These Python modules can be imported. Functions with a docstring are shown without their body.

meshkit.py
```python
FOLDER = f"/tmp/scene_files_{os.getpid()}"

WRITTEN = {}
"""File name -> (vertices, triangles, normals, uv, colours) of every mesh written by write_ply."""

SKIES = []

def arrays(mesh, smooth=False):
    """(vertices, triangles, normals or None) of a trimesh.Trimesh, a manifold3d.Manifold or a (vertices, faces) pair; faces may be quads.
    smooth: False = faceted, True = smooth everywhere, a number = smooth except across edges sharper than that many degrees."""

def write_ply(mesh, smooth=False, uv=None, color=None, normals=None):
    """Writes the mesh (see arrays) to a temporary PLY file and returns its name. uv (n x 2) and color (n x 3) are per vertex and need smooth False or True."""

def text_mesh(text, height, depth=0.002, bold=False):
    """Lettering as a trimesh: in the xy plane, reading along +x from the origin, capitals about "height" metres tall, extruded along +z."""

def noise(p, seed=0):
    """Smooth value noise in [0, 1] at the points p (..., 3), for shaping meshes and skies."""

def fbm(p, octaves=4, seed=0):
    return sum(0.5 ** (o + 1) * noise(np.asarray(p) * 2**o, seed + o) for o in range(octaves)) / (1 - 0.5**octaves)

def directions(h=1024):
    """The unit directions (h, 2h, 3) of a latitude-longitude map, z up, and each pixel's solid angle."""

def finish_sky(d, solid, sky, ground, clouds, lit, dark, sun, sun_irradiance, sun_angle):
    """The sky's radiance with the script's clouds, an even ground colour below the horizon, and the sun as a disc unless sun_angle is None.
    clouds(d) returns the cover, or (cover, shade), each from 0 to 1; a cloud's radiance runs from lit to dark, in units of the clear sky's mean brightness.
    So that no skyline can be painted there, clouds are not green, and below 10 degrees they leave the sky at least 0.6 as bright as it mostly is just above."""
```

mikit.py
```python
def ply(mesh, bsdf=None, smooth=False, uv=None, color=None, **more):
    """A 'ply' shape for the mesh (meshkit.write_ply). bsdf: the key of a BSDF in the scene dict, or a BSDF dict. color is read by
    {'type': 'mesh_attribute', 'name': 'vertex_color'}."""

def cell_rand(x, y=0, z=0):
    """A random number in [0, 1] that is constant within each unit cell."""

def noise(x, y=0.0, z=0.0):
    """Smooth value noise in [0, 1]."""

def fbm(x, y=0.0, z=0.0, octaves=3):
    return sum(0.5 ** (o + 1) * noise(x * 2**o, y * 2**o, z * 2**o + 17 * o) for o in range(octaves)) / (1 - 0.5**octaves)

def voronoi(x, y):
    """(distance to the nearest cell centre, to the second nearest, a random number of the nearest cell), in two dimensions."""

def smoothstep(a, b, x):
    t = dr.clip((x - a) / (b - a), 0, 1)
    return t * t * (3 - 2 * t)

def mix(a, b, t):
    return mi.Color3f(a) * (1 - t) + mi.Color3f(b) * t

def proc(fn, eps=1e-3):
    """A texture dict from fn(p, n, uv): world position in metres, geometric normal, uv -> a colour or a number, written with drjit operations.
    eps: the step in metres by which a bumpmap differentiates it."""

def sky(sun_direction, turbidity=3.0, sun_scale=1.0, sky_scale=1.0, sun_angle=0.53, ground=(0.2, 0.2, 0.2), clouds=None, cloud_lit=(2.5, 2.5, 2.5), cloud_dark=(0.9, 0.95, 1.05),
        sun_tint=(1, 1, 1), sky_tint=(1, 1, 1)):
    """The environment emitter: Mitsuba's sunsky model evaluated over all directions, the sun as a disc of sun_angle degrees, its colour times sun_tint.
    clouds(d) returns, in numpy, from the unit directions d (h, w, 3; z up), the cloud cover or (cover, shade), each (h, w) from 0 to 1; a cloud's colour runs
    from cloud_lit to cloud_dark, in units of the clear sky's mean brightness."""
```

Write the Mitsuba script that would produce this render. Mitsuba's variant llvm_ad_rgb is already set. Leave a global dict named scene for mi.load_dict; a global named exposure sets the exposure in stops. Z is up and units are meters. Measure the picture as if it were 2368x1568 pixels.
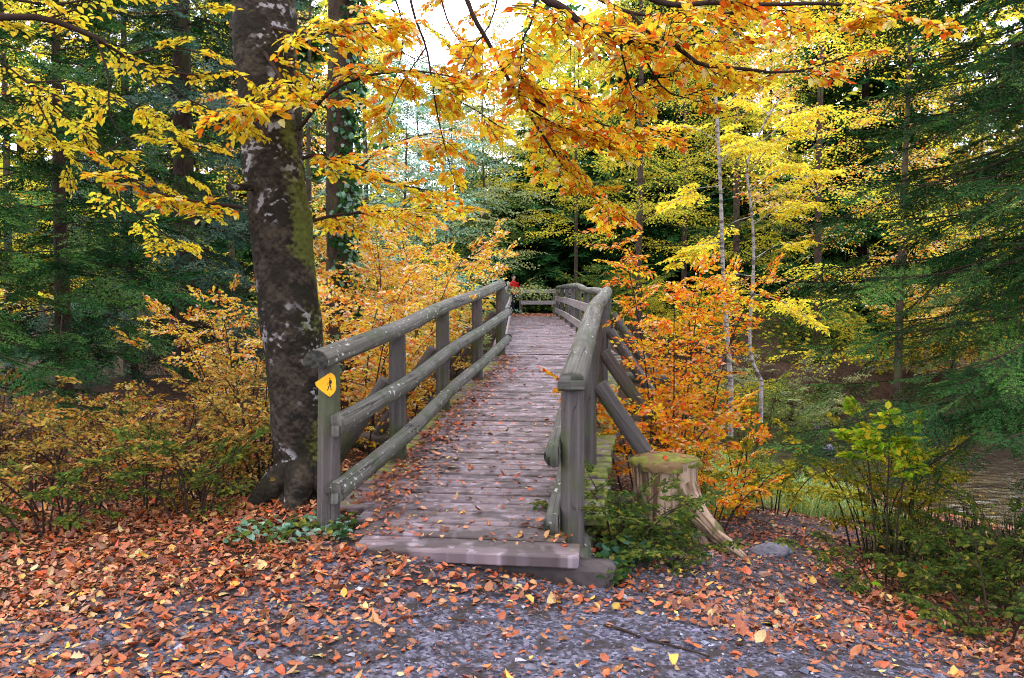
import math
import numpy as np, trimesh, drjit as dr, mitsuba as mi, manifold3d as m3
import mikit
from mikit import proc, noise, fbm, voronoi, smoothstep, mix
from meshkit import fbm as nfbm, noise as nnoise
T = mi.ScalarTransform4f
scene, labels = {}, {}

# ---------------------------------------------------------------- camera, sky, exposure
F_PX, CX, CY = 1969.0, 1183.5, 784.0          # focal length and centre of the 2367 x 1568 view of the photograph
PITCH = math.atan(94 / F_PX)
EYE = np.array([0.0, 0.0, 1.6])
FWD = np.array([0, math.cos(PITCH), -math.sin(PITCH)])
UPV = np.array([0, math.sin(PITCH), math.cos(PITCH)])
RGT = np.array([1.0, 0, 0])
scene['camera'] = {'type': 'perspective', 'fov': math.degrees(2 * math.atan(CX / F_PX)), 'fov_axis': 'x', 'near_clip': 0.05, 'far_clip': 900.0,
                   'to_world': T().look_at(origin=EYE.tolist(), target=(EYE + FWD).tolist(), up=[0, 0, 1])}
scene['daylight'] = mikit.sky((-0.3, 0.25, 0.9), turbidity=3, sun_scale=0.1, sun_angle=30, clouds=lambda d: 1.0,
                              cloud_lit=(2.36, 2.46, 3.0))
exposure = 4.1
LEAF_PARTS = 100                              # most leaves of one bough that are entries of their own

def at(px, py, Y):
    """The point at depth Y seen at a pixel of the 2367 x 1568 view."""
    d = FWD + (px - CX) / F_PX * RGT - (py - CY) / F_PX * UPV
    return EYE + d * (Y / d[1])

def proj(P):
    q = np.asarray(P) - EYE
    dep = q @ FWD
    return CX + q @ RGT / dep * F_PX, CY - q @ UPV / dep * F_PX, dep

# ---------------------------------------------------------------- helpers
def srgb(*c):
    c = np.array(c, float) / 255
    return np.where(c <= 0.04045, c / 12.92, ((c + 0.055) / 1.055) ** 2.4)

def key_for(name):
    if name not in used:
        used[name] = 0
        return name
    used[name] += 1
    return f'{name}_{used[name]:03d}'
used = {}

def thing(name, label, cat, group=None, kind=None):
    k = key_for(name)
    labels[k] = {'label': label}
    if cat: labels[k]['category'] = cat
    if group: labels[k]['group'] = group
    if kind: labels[k]['kind'] = kind
    return k

def part(parent, name, mesh, bsdf, smooth=False, uv=None, color=None, kind=None, label=None):
    k = key_for(f'{parent}__{name}') if parent else name
    scene[k] = mikit.ply(mesh, bsdf, smooth=smooth, uv=uv, color=color)
    if kind or label:
        labels[k] = {**({'kind': kind} if kind else {}), **({'label': label} if label else {})}
    return k

def unit(a):
    a = np.asarray(a, float)
    return a / np.maximum(np.linalg.norm(a, axis=-1, keepdims=True), 1e-12)

def cat(meshes):
    """Joins (V, F) or (V, F, C) tuples."""
    vs, fs, cs, o = [], [], [], 0
    for m in meshes:
        vs.append(m[0]); fs.append(m[1] + o); o += len(m[0])
        if len(m) > 2: cs.append(m[2])
    out = (np.vstack(vs), np.vstack(fs))
    return (*out, np.vstack(cs)) if cs else out

def spline(pts, n):
    """n points on a Catmull-Rom curve through pts (any dimension)."""
    p = np.asarray(pts, float)
    if len(p) < 3:
        t = np.linspace(0, 1, n)[:, None]
        return p[0] * (1 - t) + p[-1] * t
    p = np.vstack([2 * p[0] - p[1], p, 2 * p[-1] - p[-2]])
    s = np.linspace(0, len(p) - 3 - 1e-9, n)
    i = np.floor(s).astype(int); t = (s - i)[:, None]
    a, b, c, d = p[i], p[i + 1], p[i + 2], p[i + 3]
    return 0.5 * (2 * b + (c - a) * t + (2 * a - 5 * b + 4 * c - d) * t ** 2 + (3 * b - a - 3 * c + d) * t ** 3)

def tube(path, radii, k=8, cap=True, wob=0.0, wf=3.0, seed=0, half=False, upv=(0, 0, 1)):
    """(V, F, UV) of a tube; half=True gives a half-round log with its flat side down."""
    p = np.asarray(path, float); n = len(p)
    r = np.broadcast_to(np.asarray(radii, float), (n,))
    tg = unit(np.gradient(p, axis=0))
    ref = np.tile(np.asarray(upv, float), (n, 1))
    bad = np.abs((tg * ref).sum(1)) > 0.95
    ref[bad] = [0, 1, 0] if bad.all() else ref[bad]
    if bad.any(): ref[:] = [0.0, 1.0, 0.02]
    s = unit(np.cross(tg, ref)); u = np.cross(s, tg)
    if half:
        a = np.linspace(-0.42, np.pi + 0.42, k)
        ca, sa = np.cos(a), np.sin(a)
    else:
        a = np.arange(k) / k * 2 * np.pi
        ca, sa = np.cos(a), np.sin(a)
    v = p[:, None] + r[:, None, None] * (ca[None, :, None] * s[:, None] + sa[None, :, None] * u[:, None])
    if wob:
        w = nfbm(v.reshape(-1, 3) * wf + 7.3, 3, seed) - 0.5
        out = unit((v - p[:, None]).reshape(-1, 3))
        v = (v.reshape(-1, 3) + out * (w * wob)[:, None]).reshape(v.shape)
    V = v.reshape(-1, 3)
    i = np.arange(n - 1)[:, None] * k; j = np.arange(k)[None]; j2 = (j + 1) % k
    F = np.vstack([np.stack([i + j, i + j2, i + k + j2], -1).reshape(-1, 3), np.stack([i + j, i + k + j2, i + k + j], -1).reshape(-1, 3)])
    L = np.concatenate([[0], np.cumsum(np.linalg.norm(np.diff(p, axis=0), axis=1))])
    UV = np.stack([np.tile(np.arange(k) / k, n), np.repeat(L, k)], 1)
    if cap:
        for q, ring, o in ((p[0] - tg[0] * 0.12 * r[0], np.arange(k), 0), (p[-1] + tg[-1] * 0.12 * r[-1], (n - 1) * k + np.arange(k), 1)):
            dup = V[ring]; b = len(V)
            V = np.vstack([V, dup, dup.mean(0)[None] + (q - (p[-1] if o else p[0]))])
            UV = np.vstack([UV, np.tile([0.5, 99.0], (k, 1)), [[0.5, 99.0]]])
            ii = np.arange(k); jj = (ii + 1) % k
            f = np.stack([b + ii, b + jj, np.full(k, b + k)], 1)
            F = np.vstack([F, f if o else f[:, [1, 0, 2]]])
    return V, F, UV

def add_tube(parent, name, path, radii, bsdf, k=10, **kw):
    lab = kw.pop('label', None)
    V, Fc, UV = tube(path, radii, k, **kw)
    return part(parent, name, (V, Fc), bsdf, smooth=True, uv=UV, label=lab)

def box(size, centre=(0, 0, 0), rot=None, bev=0.006):
    """A bevelled box as (V, F): hull of three shrunken boxes."""
    h = np.asarray(size, float) / 2; b = min(bev, h.min() * 0.45)
    pts = []
    for ax in range(3):
        s = h - b; s[ax] = h[ax]
        for sx in (-1, 1):
            for sy in (-1, 1):
                for sz in (-1, 1): pts.append(s * [sx, sy, sz])
    m = trimesh.convex.convex_hull(np.array(pts))
    v = np.array(m.vertices)
    if rot is not None: v = v @ np.asarray(rot).T
    return v + np.asarray(centre), np.array(m.faces)

def pal(table, n, rng, jit=0.12):
    """n linear colours drawn from [(weight, (r, g, b) in sRGB), ...]."""
    w = np.array([t[0] for t in table], float); w /= w.sum()
    cs = np.array([srgb(*t[1]) for t in table])
    i = rng.choice(len(w), n, p=w)
    j = np.clip(i + rng.choice([-1, 0, 1], n), 0, len(w) - 1)
    m = rng.random((n, 1)) * 0.4
    c = cs[i] * (1 - m) + cs[j] * m
    return np.clip(c * np.exp(rng.normal(0, jit, (n, 1))) * np.exp(rng.normal(0, jit * 0.4, (n, 3))), 0.002, 0.86)

def leaves(P, D, N, L, C, rng, kind='kite', asp=0.62, fold=0.13, curl=0.12, brown=0.0, wild=False):
    """One mesh of leaves: base points P, directions D, normals N, lengths L, colours C."""
    D = unit(D); Y = unit(np.cross(N, D)); N = np.cross(D, Y)
    n = len(P); L = np.broadcast_to(L, (n,))[:, None]
    W = L * asp * 0.5 * rng.uniform(0.8, 1.15, (n, 1)); fo = L * fold * rng.uniform(0.3, 1.6, (n, 1)); cu = L * curl * rng.uniform(-0.4, 1.5, (n, 1))
    if wild: fo = fo * rng.choice([-.8, .5, 1.2], (n, 1)); cu = L * curl * rng.normal(0, .9, (n, 1))
    if kind == 'kite':
        m = P + D * L * 0.45 + N * fo
        V = np.stack([P, m + Y * W, P + D * L - N * cu, m - Y * W], 1).reshape(-1, 3)
        f = np.array([[0, 2, 1], [0, 3, 2]]); kv = 4
    elif kind == 'ovate':
        def q(t, y, z): return P + D * L * t + Y * W * y + N * (fo * z - cu * t * t * 1.4)
        V = np.stack([q(0, 0, 0), q(.5, 0, 0), q(1, 0, 0), q(.28, 1, 1), q(.68, .86, 1), q(.28, -1, 1), q(.68, -.86, 1)], 1).reshape(-1, 3)
        f = np.array([[0, 1, 3], [1, 4, 3], [1, 2, 4], [0, 5, 1], [1, 5, 6], [1, 6, 2]]); kv = 7
    else:                                                    # 'oak': a lobed outline as a fan round the midrib
        a = [(.0, 0), (.18, .55), (.3, .4), (.42, 1.0), (.55, .6), (.7, 1.0), (.8, .5), (1, 0), (.8, -.5), (.7, -1.0), (.55, -.6), (.42, -1.0), (.3, -.4), (.18, -.55)]
        V = np.stack([P + D * L * .5] + [P + D * L * t + Y * W * 1.15 * y + N * (fo * abs(y) - cu * t * t * 1.4) for t, y in a], 1).reshape(-1, 3)
        f = np.array([[0, 1 + (i + 1) % 14, 1 + i] for i in range(14)]); kv = 15
    Fc = (np.arange(n) * kv)[:, None, None] + f[None]
    Cv = np.repeat(C[:, None], kv, 1)
    if brown:                                                # browned leaf edges and tips, each leaf its own amount
        k = np.zeros((n, kv)); k[:, 2:] = rng.random((n, kv - 2)) ** 2 * brown
        Cv = Cv * (1 - k[..., None]) + srgb(120, 58, 22) * k[..., None]
    return V, Fc.reshape(-1, 3), Cv.reshape(-1, 3)

def twigs(A, B, ra, rb):
    """Three-sided prisms between A and B (n x 3)."""
    A, B = np.asarray(A, float), np.asarray(B, float)
    n = len(A); ra = np.broadcast_to(ra, (n,)); rb = np.broadcast_to(rb, (n,))
    d = unit(B - A); ref = np.where(np.abs(d[:, 2:]) > 0.9, [[1.0, 0, 0]], [[0, 0, 1.0]])
    s = unit(np.cross(d, ref)); u = np.cross(s, d)
    ring = [np.cos(a) * s + np.sin(a) * u for a in (0.5, 2.6, 4.7)]
    V = np.stack([A + ra[:, None] * q for q in ring] + [B + rb[:, None] * q for q in ring], 1).reshape(-1, 3)
    f = np.array([[0, 1, 4], [0, 4, 3], [1, 2, 5], [1, 5, 4], [2, 0, 3], [2, 3, 5]])
    return V, ((np.arange(n) * 6)[:, None, None] + f[None]).reshape(-1, 3)

def polytwigs(path, r0, r1):
    p = np.asarray(path); r = np.linspace(r0, r1, len(p))
    return twigs(p[:-1], p[1:], r[:-1], r[1:])

# ---------------------------------------------------------------- the ground's height
CHAN = np.array([[30, 3], [15, 8], [9.8, 12], [7.5, 16.5], [4, 20], [0, 21.5], [-6, 23.0], [-20, 26], [-45, 30]], float)
WATER = -1.32
def sstep(a, b, x):
    t = np.clip((x - a) / (b - a), 0, 1); return t * t * (3 - 2 * t)

def chan(x, y):
    """Signed distance to the stream's middle line, positive on the far side."""
    best = np.full(np.shape(x), 1e9); sg = np.ones(np.shape(x))
    for a, b in zip(CHAN[:-1], CHAN[1:]):
        ab = b - a; t = np.clip(((x - a[0]) * ab[0] + (y - a[1]) * ab[1]) / (ab @ ab), 0, 1)
        dx, dy = x - a[0] - t * ab[0], y - a[1] - t * ab[1]
        d = np.hypot(dx, dy); m = d < best
        best = np.where(m, d, best); sg = np.where(m, np.sign(ab[0] * (y - a[1]) - ab[1] * (x - a[0])), sg)
    return best * -sg

def H(x, y):
    x, y = np.asarray(x, float), np.asarray(y, float)
    p = np.stack([x, y, x * 0], -1)
    z = 0.05 * (nfbm(p * 0.7, 3, 3) - 0.5) + 0.02 * (nfbm(p * 4.0, 2, 5) - 0.5)
    s = np.maximum(0.5 * (x - 0.85) + 0.25 * (y - 4.4), 0)
    m = sstep(0.15, 1.0, x - 0.13 * (y - 5))
    z = z - np.minimum(0.36 * s, 1.05) * m
    z = z + 0.14 * np.exp(-(((x + 1.35) / 0.9) ** 2 + ((y - 5.9) / 0.9) ** 2))
    z = z - 0.10 * np.exp(-(((x - 0.45) / 0.7) ** 2 + ((y - 4.9) / 0.5) ** 2))
    z = z + 0.075 * np.exp(-(((x + 0.55) / 0.7) ** 2 + ((y - 4.88) / 0.33) ** 2)) + 0.05 * np.exp(-(((x - 0.2) / 0.4) ** 2 + ((y - 4.72) / 0.25) ** 2))
    z = z - 0.35 * sstep(6.2, 8.5, y) * (1 - m) * sstep(-1.9, -0.7, x)          # the hollow under the ramp
    d = chan(x, y) + 0.5 * (nnoise(p * 0.45, 9) - 0.5) * 2
    far = 0.35 + 0.55 * sstep(22, 32, y - 0.25 * x) - 0.55 * sstep(2, 9, x) * (1 - sstep(24, 40, y))
    z = np.where(d > 0, far + 0.05 * (nfbm(p * 0.8, 3, 4) - 0.5), z)
    t = np.where(d > 0, sstep(2.6, 3.3, d), sstep(2.4, 5.2, -d))
    z = -1.75 * (1 - t) + z * t
    z = z + 0.16 * np.maximum(y - 44, 0) ** 1.0 * sstep(44, 60, y) + 0.10 * np.maximum(np.abs(x) - 22, 0)
    return np.minimum(z, 26)

def gpt(x, y, dz=0.0):
    return np.array([x, y, float(H(np.array([x]), np.array([y]))[0]) + dz])

def gx(px, Y, dz=0.0):
    """The ground under pixel column px at depth Y."""
    return gpt((px - CX) / F_PX * Y, Y, dz)

# ---------------------------------------------------------------- materials
VC = {'type': 'mesh_attribute', 'name': 'vertex_color'}
scene['leaf_mat'] = {'type': 'principledthin', 'base_color': VC, 'roughness': 0.38, 'diff_trans': 1.05, 'spec_trans': 0.0, 'eta': 1.45}
scene['dry_leaf_mat'] = {'type': 'twosided', 'bsdf': {'type': 'principled', 'base_color': VC, 'roughness': 0.45, 'specular': 0.5}}
scene['needle_mat'] = {'type': 'twosided', 'bsdf': {'type': 'diffuse', 'reflectance': VC}}
scene['twig_mat'] = {'type': 'twosided', 'bsdf': {'type': 'diffuse', 'reflectance': {'type': 'rgb', 'value': srgb(60, 49, 44).tolist()}}}
scene['pale_twig_mat'] = {'type': 'twosided', 'bsdf': {'type': 'diffuse', 'reflectance': {'type': 'rgb', 'value': srgb(150, 142, 136).tolist()}}}

def bumped(tex, scale, bsdf):
    return {'type': 'bumpmap', 'arbitrary': tex, 'scale': scale, 'bsdf': bsdf}
def surf(colour, bump, scale, rough=0.8, spec=0.3, eps=2e-3):
    return {'type': 'twosided', 'bsdf': bumped(proc(bump, eps), scale, {'type': 'principled', 'base_color': proc(colour), 'roughness': rough, 'specular': spec})}
def C3(*c): return mi.Color3f(*[float(x) for x in srgb(*c)])

def ground_col(p, n, uv):
    x, y = p.x, p.y
    a = fbm(x * 1.3, y * 1.3, 0, 3); b = fbm(x * 14, y * 14, 5, 3); v1, v2, vr = voronoi(x * 55, y * 55)
    grit = mix(C3(52, 51, 62), C3(128, 127, 146), vr * vr)
    grit = mix(C3(52, 46, 46), grit, smoothstep(0.35, 0.75, b + 0.35 * a))
    soil = mix(C3(38, 27, 21), C3(72, 52, 38), b)
    edge = a * 1.6 - 0.8
    path = smoothstep(0.5, -0.5, (y - 4.9) + 0.35 * dr.maximum(-x - 1.2, 0) * 1.8 + edge)          # the gravel way along the bottom
    side = smoothstep(0.35, -0.35, dr.abs(x - (0.75 + 0.5 * (y - 4.2))) - 0.75 + edge * 0.5) * smoothstep(10.5, 9.0, y) * smoothstep(3.5, 4.5, y)
    deck = smoothstep(1.6, 0.9, dr.abs(x - 0.7)) * smoothstep(27, 28.5, y) * smoothstep(39, 36, y)
    path = path * smoothstep(3.0, 1.7, p.x + 0.5 * edge)
    return mix(soil, grit, dr.maximum(dr.maximum(path, side * 0.55), deck * 0.3))
def ground_bump(p, n, uv):
    v1, v2, vr = voronoi(p.x * 55, p.y * 55)
    return 0.006 * smoothstep(0.6, 0.1, v1) * (0.4 + vr) + 0.02 * fbm(p.x * 9, p.y * 9, 0, 3)
scene['ground_mat'] = surf(ground_col, ground_bump, 1.0, 0.85, 0.25)

def log_col(p, n, uv):
    u, v = uv.x, uv.y
    g = fbm(u * 26, v * 1.6, 3, 3); a = fbm(p.x * 5, p.y * 5, p.z * 5, 3); s = noise(p.x * 38, p.y * 38, p.z * 38)
    c = mix(C3(50, 50, 43), C3(108, 107, 101), g)
    c = mix(c, C3(66, 74, 54), smoothstep(0.48, 0.66, a) * 0.8)
    c = mix(c, C3(176, 178, 176), smoothstep(0.78, 0.9, s) * smoothstep(0.46, 0.62, fbm(p.x * 3 + 9, p.y * 3, p.z * 3, 2)))
    cr = smoothstep(0.035, 0.0, dr.abs(noise(u * 14, v * 0.8, 2) - 0.5)) * smoothstep(0.5, 0.62, noise(u * 6 + 5, v * 1.1, 7))
    c = mix(c, C3(26, 24, 22), cr * 0.85)
    ring = dr.select(dr.abs(v) > 50, 1.0, 0.0)
    return mix(c, mix(C3(24, 26, 20), C3(58, 58, 48), smoothstep(0.3, 0.7, fbm(p.x * 40, p.y * 40, p.z * 40, 2))), ring)
def log_bump(p, n, uv):
    return 0.004 * fbm(uv.x * 40, uv.y * 2.2, 1, 3) - 0.006 * smoothstep(0.035, 0.0, dr.abs(noise(uv.x * 14, uv.y * 0.8, 2) - 0.5)) + 0.003 * noise(p.x * 45, p.y * 45, p.z * 45)
scene['log_mat'] = surf(log_col, log_bump, 1.0, 0.7, 0.4)
def post_col(p, n, uv):
    g = fbm(uv.x * 22, uv.y * 1.3, 3, 3); a = fbm(p.x * 4, p.y * 4, p.z * 3, 3)
    c = mix(C3(46, 42, 39), C3(98, 92, 90), g)
    cr = smoothstep(0.03, 0.0, dr.abs(noise(uv.x * 11, uv.y * 1.6, 2) - 0.5)) * smoothstep(0.56, 0.68, noise(uv.x * 6 + 5, uv.y * 2.1, 7))
    c = mix(c, C3(26, 23, 20), cr * 0.7)
    return mix(c, C3(70, 78, 48), smoothstep(0.5, 0.7, a) * 0.8)
scene['post_mat'] = surf(post_col, log_bump, 1.0, 0.7, 0.4)

AX = np.array([0.131, 0.991]); AX /= np.linalg.norm(AX); AN = np.array([AX[1], -AX[0]])
def plank_col(p, n, uv):
    g = fbm(p.x * 2.2, p.y * 46, 2, 3); a = fbm(p.x * 3.1, p.y * 3.1, 8, 3); st = fbm(p.x * 17, p.y * 17, 4, 2)
    c = mix(C3(72, 61, 63), C3(136, 120, 126), g)
    c = mix(c, C3(88, 76, 78), smoothstep(0.5, 0.75, a) * 0.7)
    c = mix(c, C3(178, 168, 182), smoothstep(0.62, 0.8, st) * 0.35)
    c = mix(c, C3(52, 43, 39), smoothstep(0.46, 0.64, fbm(p.x * 6 + 3, p.y * 7, 6, 3)) * 0.7)
    lat = dr.abs((p.x + 0.42) * float(AN[0]) + (p.y - 5.3) * float(AN[1]))
    ms = smoothstep(0.70, 0.84, lat + 0.5 * (a - 0.5) + 0.3 * (st - 0.5)) * smoothstep(13.6, 12.4, p.y) * smoothstep(4.7, 5.5, p.y + a - 0.5)
    return mix(c, mix(C3(66, 72, 32), C3(124, 134, 52), st), ms * smoothstep(0.25, 0.5, fbm(p.x * 13, p.y * 21, 5, 2)))
def plank_bump(p, n, uv):
    return 0.005 * fbm(p.x * 2.5, p.y * 60, 2, 3) + 0.004 * noise(p.x * 30, p.y * 30, 1)
scene['plank_mat'] = surf(plank_col, plank_bump, 1.0, 0.65, 0.4)
def board_col(p, n, uv):
    g = fbm(p.x * 3, p.y * 3, p.z * 50, 3)
    return mix(C3(112, 104, 104), C3(168, 160, 160), g)
scene['board_mat'] = {'type': 'twosided', 'bsdf': {'type': 'diffuse', 'reflectance': proc(board_col)}}
def sill_col(p, n, uv):
    a = fbm(p.x * 9, p.y * 9, p.z * 9, 3)
    return mix(C3(40, 36, 34), C3(96, 88, 88), a)
scene['sill_mat'] = surf(sill_col, lambda p, n, uv: 0.02 * fbm(p.x * 16, p.y * 16, p.z * 16, 3), 1.0, 0.9, 0.2)

def beech_col(p, n, uv):
    a = fbm(p.x * 3.5, p.y * 3.5, p.z * 2.2, 4); b = fbm(p.x * 15 + 4, p.y * 15, p.z * 13, 3); d = fbm(p.x * 6 + 20, p.y * 6, p.z * 4.5, 3)
    e = fbm(p.x * 38, p.y * 38, p.z * 40, 3)
    c = mix(C3(24, 21, 17), C3(68, 60, 50), smoothstep(0.3, 0.72, 0.45 * b + 0.55 * e))
    c = mix(c, C3(30, 27, 18), smoothstep(0.48, 0.6, d) * 0.8)
    c = mix(c, C3(150, 150, 154), smoothstep(0.56, 0.62, 0.6 * b + 0.4 * e) * smoothstep(0.54, 0.64, a) * 0.8)
    rel = (p.x + 1.5 + 0.07 * p.z) / 0.24
    mo = rel + 0.25 * smoothstep(3.2, 1.5, p.z) + 2.2 * (fbm(p.x * 4 + 31, p.y * 4, p.z * 1.8, 3) - 0.5) + 0.6 * (e - 0.5)
    return mix(c, mix(C3(48, 54, 20), C3(98, 106, 44), e), smoothstep(0.62, 0.95, mo) * 0.9)
def bark_bump(p, n, uv):
    return 0.014 * fbm(p.x * 10, p.y * 10, p.z * 6, 3) + 0.010 * fbm(p.x * 36, p.y * 36, p.z * 50, 2)
scene['beech_bark'] = surf(beech_col, bark_bump, 1.0, 0.85, 0.2)
def bark_col(p, n, uv):
    a = fbm(p.x * 5, p.y * 5, p.z * 2.5, 3); b = fbm(p.x * 24, p.y * 24, p.z * 9, 2)
    return mix(mix(C3(36, 29, 25), C3(80, 66, 56), b), C3(70, 74, 46), smoothstep(0.52, 0.72, a) * 0.7)
scene['bark_mat'] = surf(bark_col, bark_bump, 1.0, 0.9, 0.2)
def pale_col(p, n, uv):
    b = fbm(p.x * 9, p.y * 9, p.z * 22, 3)
    return mix(C3(92, 86, 82), C3(160, 154, 150), smoothstep(0.3, 0.6, b))
scene['pale_bark'] = {'type': 'twosided', 'bsdf': {'type': 'diffuse', 'reflectance': proc(pale_col)}}
def stump_col(p, n, uv):
    a = fbm(uv.x * 70, uv.y * 3.0, 4, 3); b = fbm(p.x * 9, p.y * 9, p.z * 7, 3)
    c = mix(C3(92, 72, 56), C3(168, 146, 126), smoothstep(.3, .62, a))
    c = mix(c, C3(58, 50, 38), smoothstep(0.55, 0.72, b) * .75)
    return mix(c, C3(86, 90, 48), smoothstep(0.6, 0.7, fbm(p.x * 7 + 8, p.y * 7, p.z * 6, 3)) * .8)
scene['stump_mat'] = surf(stump_col, lambda p, n, uv: 0.012 * fbm(uv.x * 70, uv.y * 3.0, 4, 3) + 0.01 * fbm(p.x * 20, p.y * 20, p.z * 20, 2), 1.0, 0.9, 0.15)
def moss_col(p, n, uv):
    return mix(mix(C3(62, 66, 28), C3(136, 140, 70), fbm(p.x * 34, p.y * 34, p.z * 34, 3)), C3(112, 92, 66), smoothstep(0.5, 0.62, fbm(p.x * 11 + 5, p.y * 11, p.z * 11, 3)))
scene['moss_mat'] = surf(moss_col, lambda p, n, uv: 0.02 * fbm(p.x * 40, p.y * 40, p.z * 40, 3), 1.0, 0.95, 0.1)
scene['stone_mat'] = {'type': 'twosided', 'bsdf': {'type': 'diffuse', 'reflectance': VC}}
scene['rock_mat'] = surf(lambda p, n, uv: mix(C3(52, 52, 62), C3(122, 122, 138), fbm(p.x * 30, p.y * 30, p.z * 30, 3)), lambda p, n, uv: 0.01 * fbm(p.x * 45, p.y * 45, p.z * 45, 3), 1.0, 0.8, 0.3)
def ripple(p, n, uv):
    return 0.034 * fbm(p.x * 4, p.y * 6, 0, 3) + 0.02 * noise(p.x * 1.2, p.y * 1.7, 3)
scene['water_mat'] = {'type': 'twosided', 'bsdf': bumped(proc(ripple, 4e-3), 1.0, {'type': 'principled', 'base_color': {'type': 'rgb', 'value': [0.02, 0.017, 0.012]}, 'roughness': 0.06, 'specular': 0.6})}
def flat(c, rough=0.6):
    return {'type': 'twosided', 'bsdf': {'type': 'principled', 'base_color': {'type': 'rgb', 'value': srgb(*c).tolist()}, 'roughness': rough, 'specular': 0.4}}
scene['sign_yellow'] = flat((252, 178, 8), 0.45)
scene['sign_black'] = flat((16, 15, 14), 0.5)
scene['steel_mat'] = flat((120, 112, 104), 0.4)
scene['jacket_mat'] = flat((196, 22, 26), 0.8); scene['cloth_dark'] = flat((26, 28, 40), 0.9); scene['skin_mat'] = flat((205, 160, 138), 0.6); scene['hair_mat'] = flat((38, 30, 26), 0.7)

# ---------------------------------------------------------------- setting: ground and stream
def grow(a, b, step, end, f=1.16):
    xs = list(np.arange(a, b, step)); s = step
    while xs[-1] < end: s *= f; xs.append(xs[-1] + s)
    s, lo = step, [a]
    while lo[-1] > -end: s *= f; lo.append(lo[-1] - s)
    return np.array(lo[:0:-1] + xs)
gxs = grow(-5, 9, 0.07, 170); gys = np.concatenate([grow(2.5, 12, 0.07, 170)])
X, Y = np.meshgrid(gxs, gys, indexing='ij')
Z = H(X, Y)
ni, nj = X.shape
idx = np.arange(ni * nj).reshape(ni, nj)
gf = np.vstack([np.stack([idx[:-1, :-1], idx[1:, :-1], idx[1:, 1:]], -1).reshape(-1, 3), np.stack([idx[:-1, :-1], idx[1:, 1:], idx[:-1, 1:]], -1).reshape(-1, 3)])
part(None, 'ground', (np.stack([X, Y, Z], -1).reshape(-1, 3), gf), 'ground_mat', smooth=True)
labels['ground'] = {'label': 'leaf strewn woodland floor with grey gravel path', 'kind': 'structure'}
wv, wn = [], 60
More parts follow.
